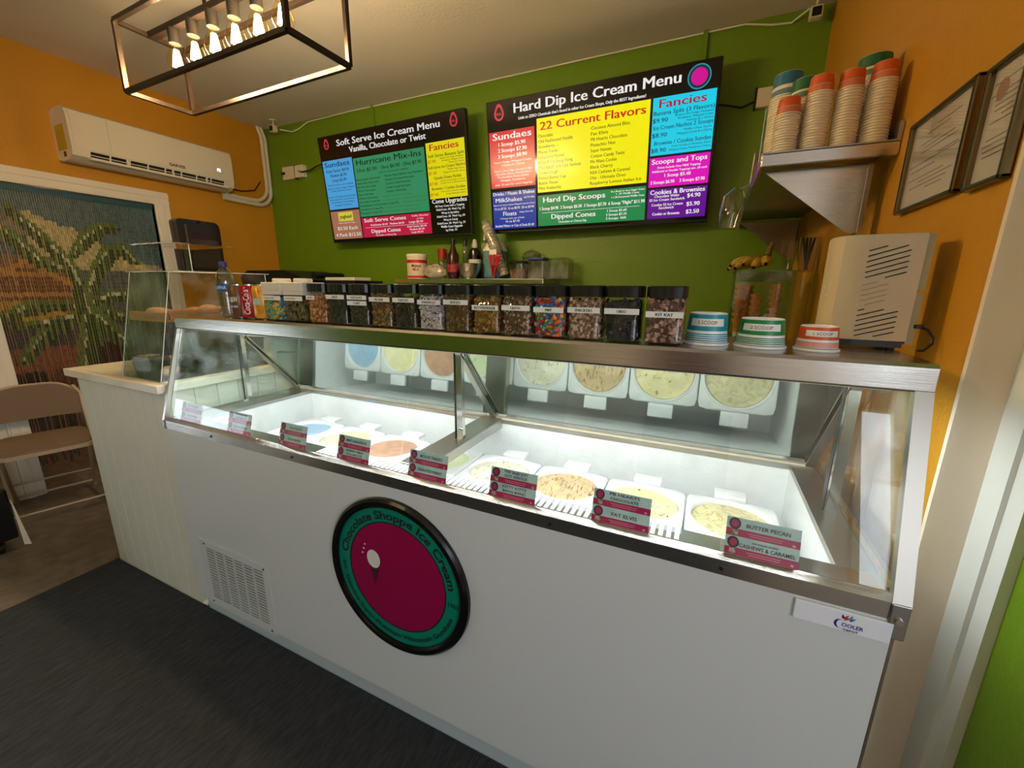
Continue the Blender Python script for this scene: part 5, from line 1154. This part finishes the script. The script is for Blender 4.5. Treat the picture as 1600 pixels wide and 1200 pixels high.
MB().box(-.008, .010, DY0-.66+.001, DY1-.66-.001, 1.995, 2.028).build('top_rail', mat('teal_paint', (40, 84, 98), .5), BCU)

# ================================================================== FOLDING CHAIR
FC = thing('folding_chair', 'beige metal folding chair with padded seat standing in front of the bead curtain', 'chair', (-2.275, .145, 0), R(-15))
M_cm = mat('beige_metal', (176, 158, 132), .4, .2); M_cf = mat('taupe_upholstery', (124, 104, 88), .9, bump=((300, 300, 300), .3, .001))
hw = .215
for s_ in (-1, 1):
    MB().tube([(-.238, s_*(hw-.03), .745), (-.228, s_*hw, .69), (-.20, s_*hw, .58), (-.08, s_*hw, .40), (.22, s_*hw, .015)], .0115, 10).build('leg', M_cm, FC, smooth=True)
    MB().tube([(.12, s_*(hw-.03), .43), (-.05, s_*(hw-.03), .25), (-.26, s_*(hw-.03), .015)], .0105, 10).build('leg', M_cm, FC, smooth=True)
    MB().cyl((.222, s_*hw, 0), (.218, s_*hw, .03), .015, 10).build('rubber_foot', M_black, FC); MB().cyl((-.262, s_*(hw-.03), 0), (-.255, s_*(hw-.03), .03), .014, 10).build('rubber_foot', M_cm, FC)
MB().cyl((.18, -hw, .065), (.18, hw, .065), .008, 8).build('stretcher', M_cm, FC); MB().cyl((-.235, -hw+.03, .045), (-.235, hw-.03, .045), .008, 8).build('stretcher', M_cm, FC)
MB().cyl((-.12, -hw+.03, .17), (-.12, hw-.03, .17), .007, 8).build('stretcher', M_cm, FC)
def rrect(a, c, w2, r_, n_=6):
    out = []
    for cx, cy, st in ((c-r_, w2-r_, 0), (a+r_, w2-r_, 90), (a+r_, -w2+r_, 180), (c-r_, -w2+r_, 270)):
        for q in range(n_+1): t = R(st+90*q/n_); out.append((cx+r_*math.cos(t), cy+r_*math.sin(t)))
    return out
MB().prism(rrect(-.19, .23, .205, .06), 'z', .425, .447).build('seat_pan', M_cm, FC)
b = MB(); b.prism(rrect(-.185, .222, .198, .06), 'z', .447, .463); b.prism(rrect(-.17, .205, .18, .05), 'z', .463, .472); b.build('seat', M_cf, FC, smooth=True)
vs = []; nn = 15
def bk(u, top):
    y = -(hw+.005)+2*(hw+.005)*u; x = -.222-.035*(1-(2*u-1)**2)
    zt = .765-.10*abs(2*u-1)**4; zb = .55
    return (x-(.0 if top else -.015), y, zt if top else zb)
fr = [bk(k/(nn-1), True) for k in range(nn)]; bt = [bk(k/(nn-1), False) for k in range(nn)]
vs = fr+bt+[(p[0]-.022, p[1], p[2]) for p in fr]+[(p[0]-.022, p[1], p[2]) for p in bt]
fs = [(k, k+1, nn+k+1, nn+k) for k in range(nn-1)]+[(2*nn+k, 3*nn+k, 3*nn+k+1, 2*nn+k+1) for k in range(nn-1)]+[(k, 2*nn+k, 2*nn+k+1, k+1) for k in range(nn-1)]+[(nn+k, nn+k+1, 3*nn+k+1, 3*nn+k) for k in range(nn-1)]+[(0, nn, 3*nn, 2*nn), (nn-1, 3*nn-1, 4*nn-1, 2*nn-1)]
MB().add(vs, fs).build('backrest', M_cf, FC, smooth=True)
MB().tube([(p[0]-.011, p[1], p[2]+.006) for p in fr], .009, 8).build('back_rail', M_cm, FC, smooth=True)

# ================================================================== BLACK WHEELED BIN
BB = thing('rolling_cart', 'black plastic cart on a caster at the left edge beside the chair', 'cart', (-1.97, -.42, 0))
MB().cbox(-.16, .14, -.28, .27, .075, .36, .01).build('body', M_black, BB)
MB().cbox(-.16, .06, -.26, .12, .36, .52, .01).build('handle_block', M_black, BB)
for y_ in (-.2, .2): MB().cyl((.09, y_-.012, .034), (.09, y_+.012, .034), .033, 16).build('caster', M_black, BB); MB().box(.075, .105, y_-.018, y_+.018, .05, .076).build('caster_fork', M_blackm, BB)
MB().add([(.141, .272, .30), (.150, .275, .03), (.175, .295, .03), (.143, .274, .30)], [(0, 1, 2, 3)]).build('paper_flap', M_white, BB)

# purge unused
for me in list(bpy.data.meshes):
    if me.users == 0: bpy.data.meshes.remove(me)
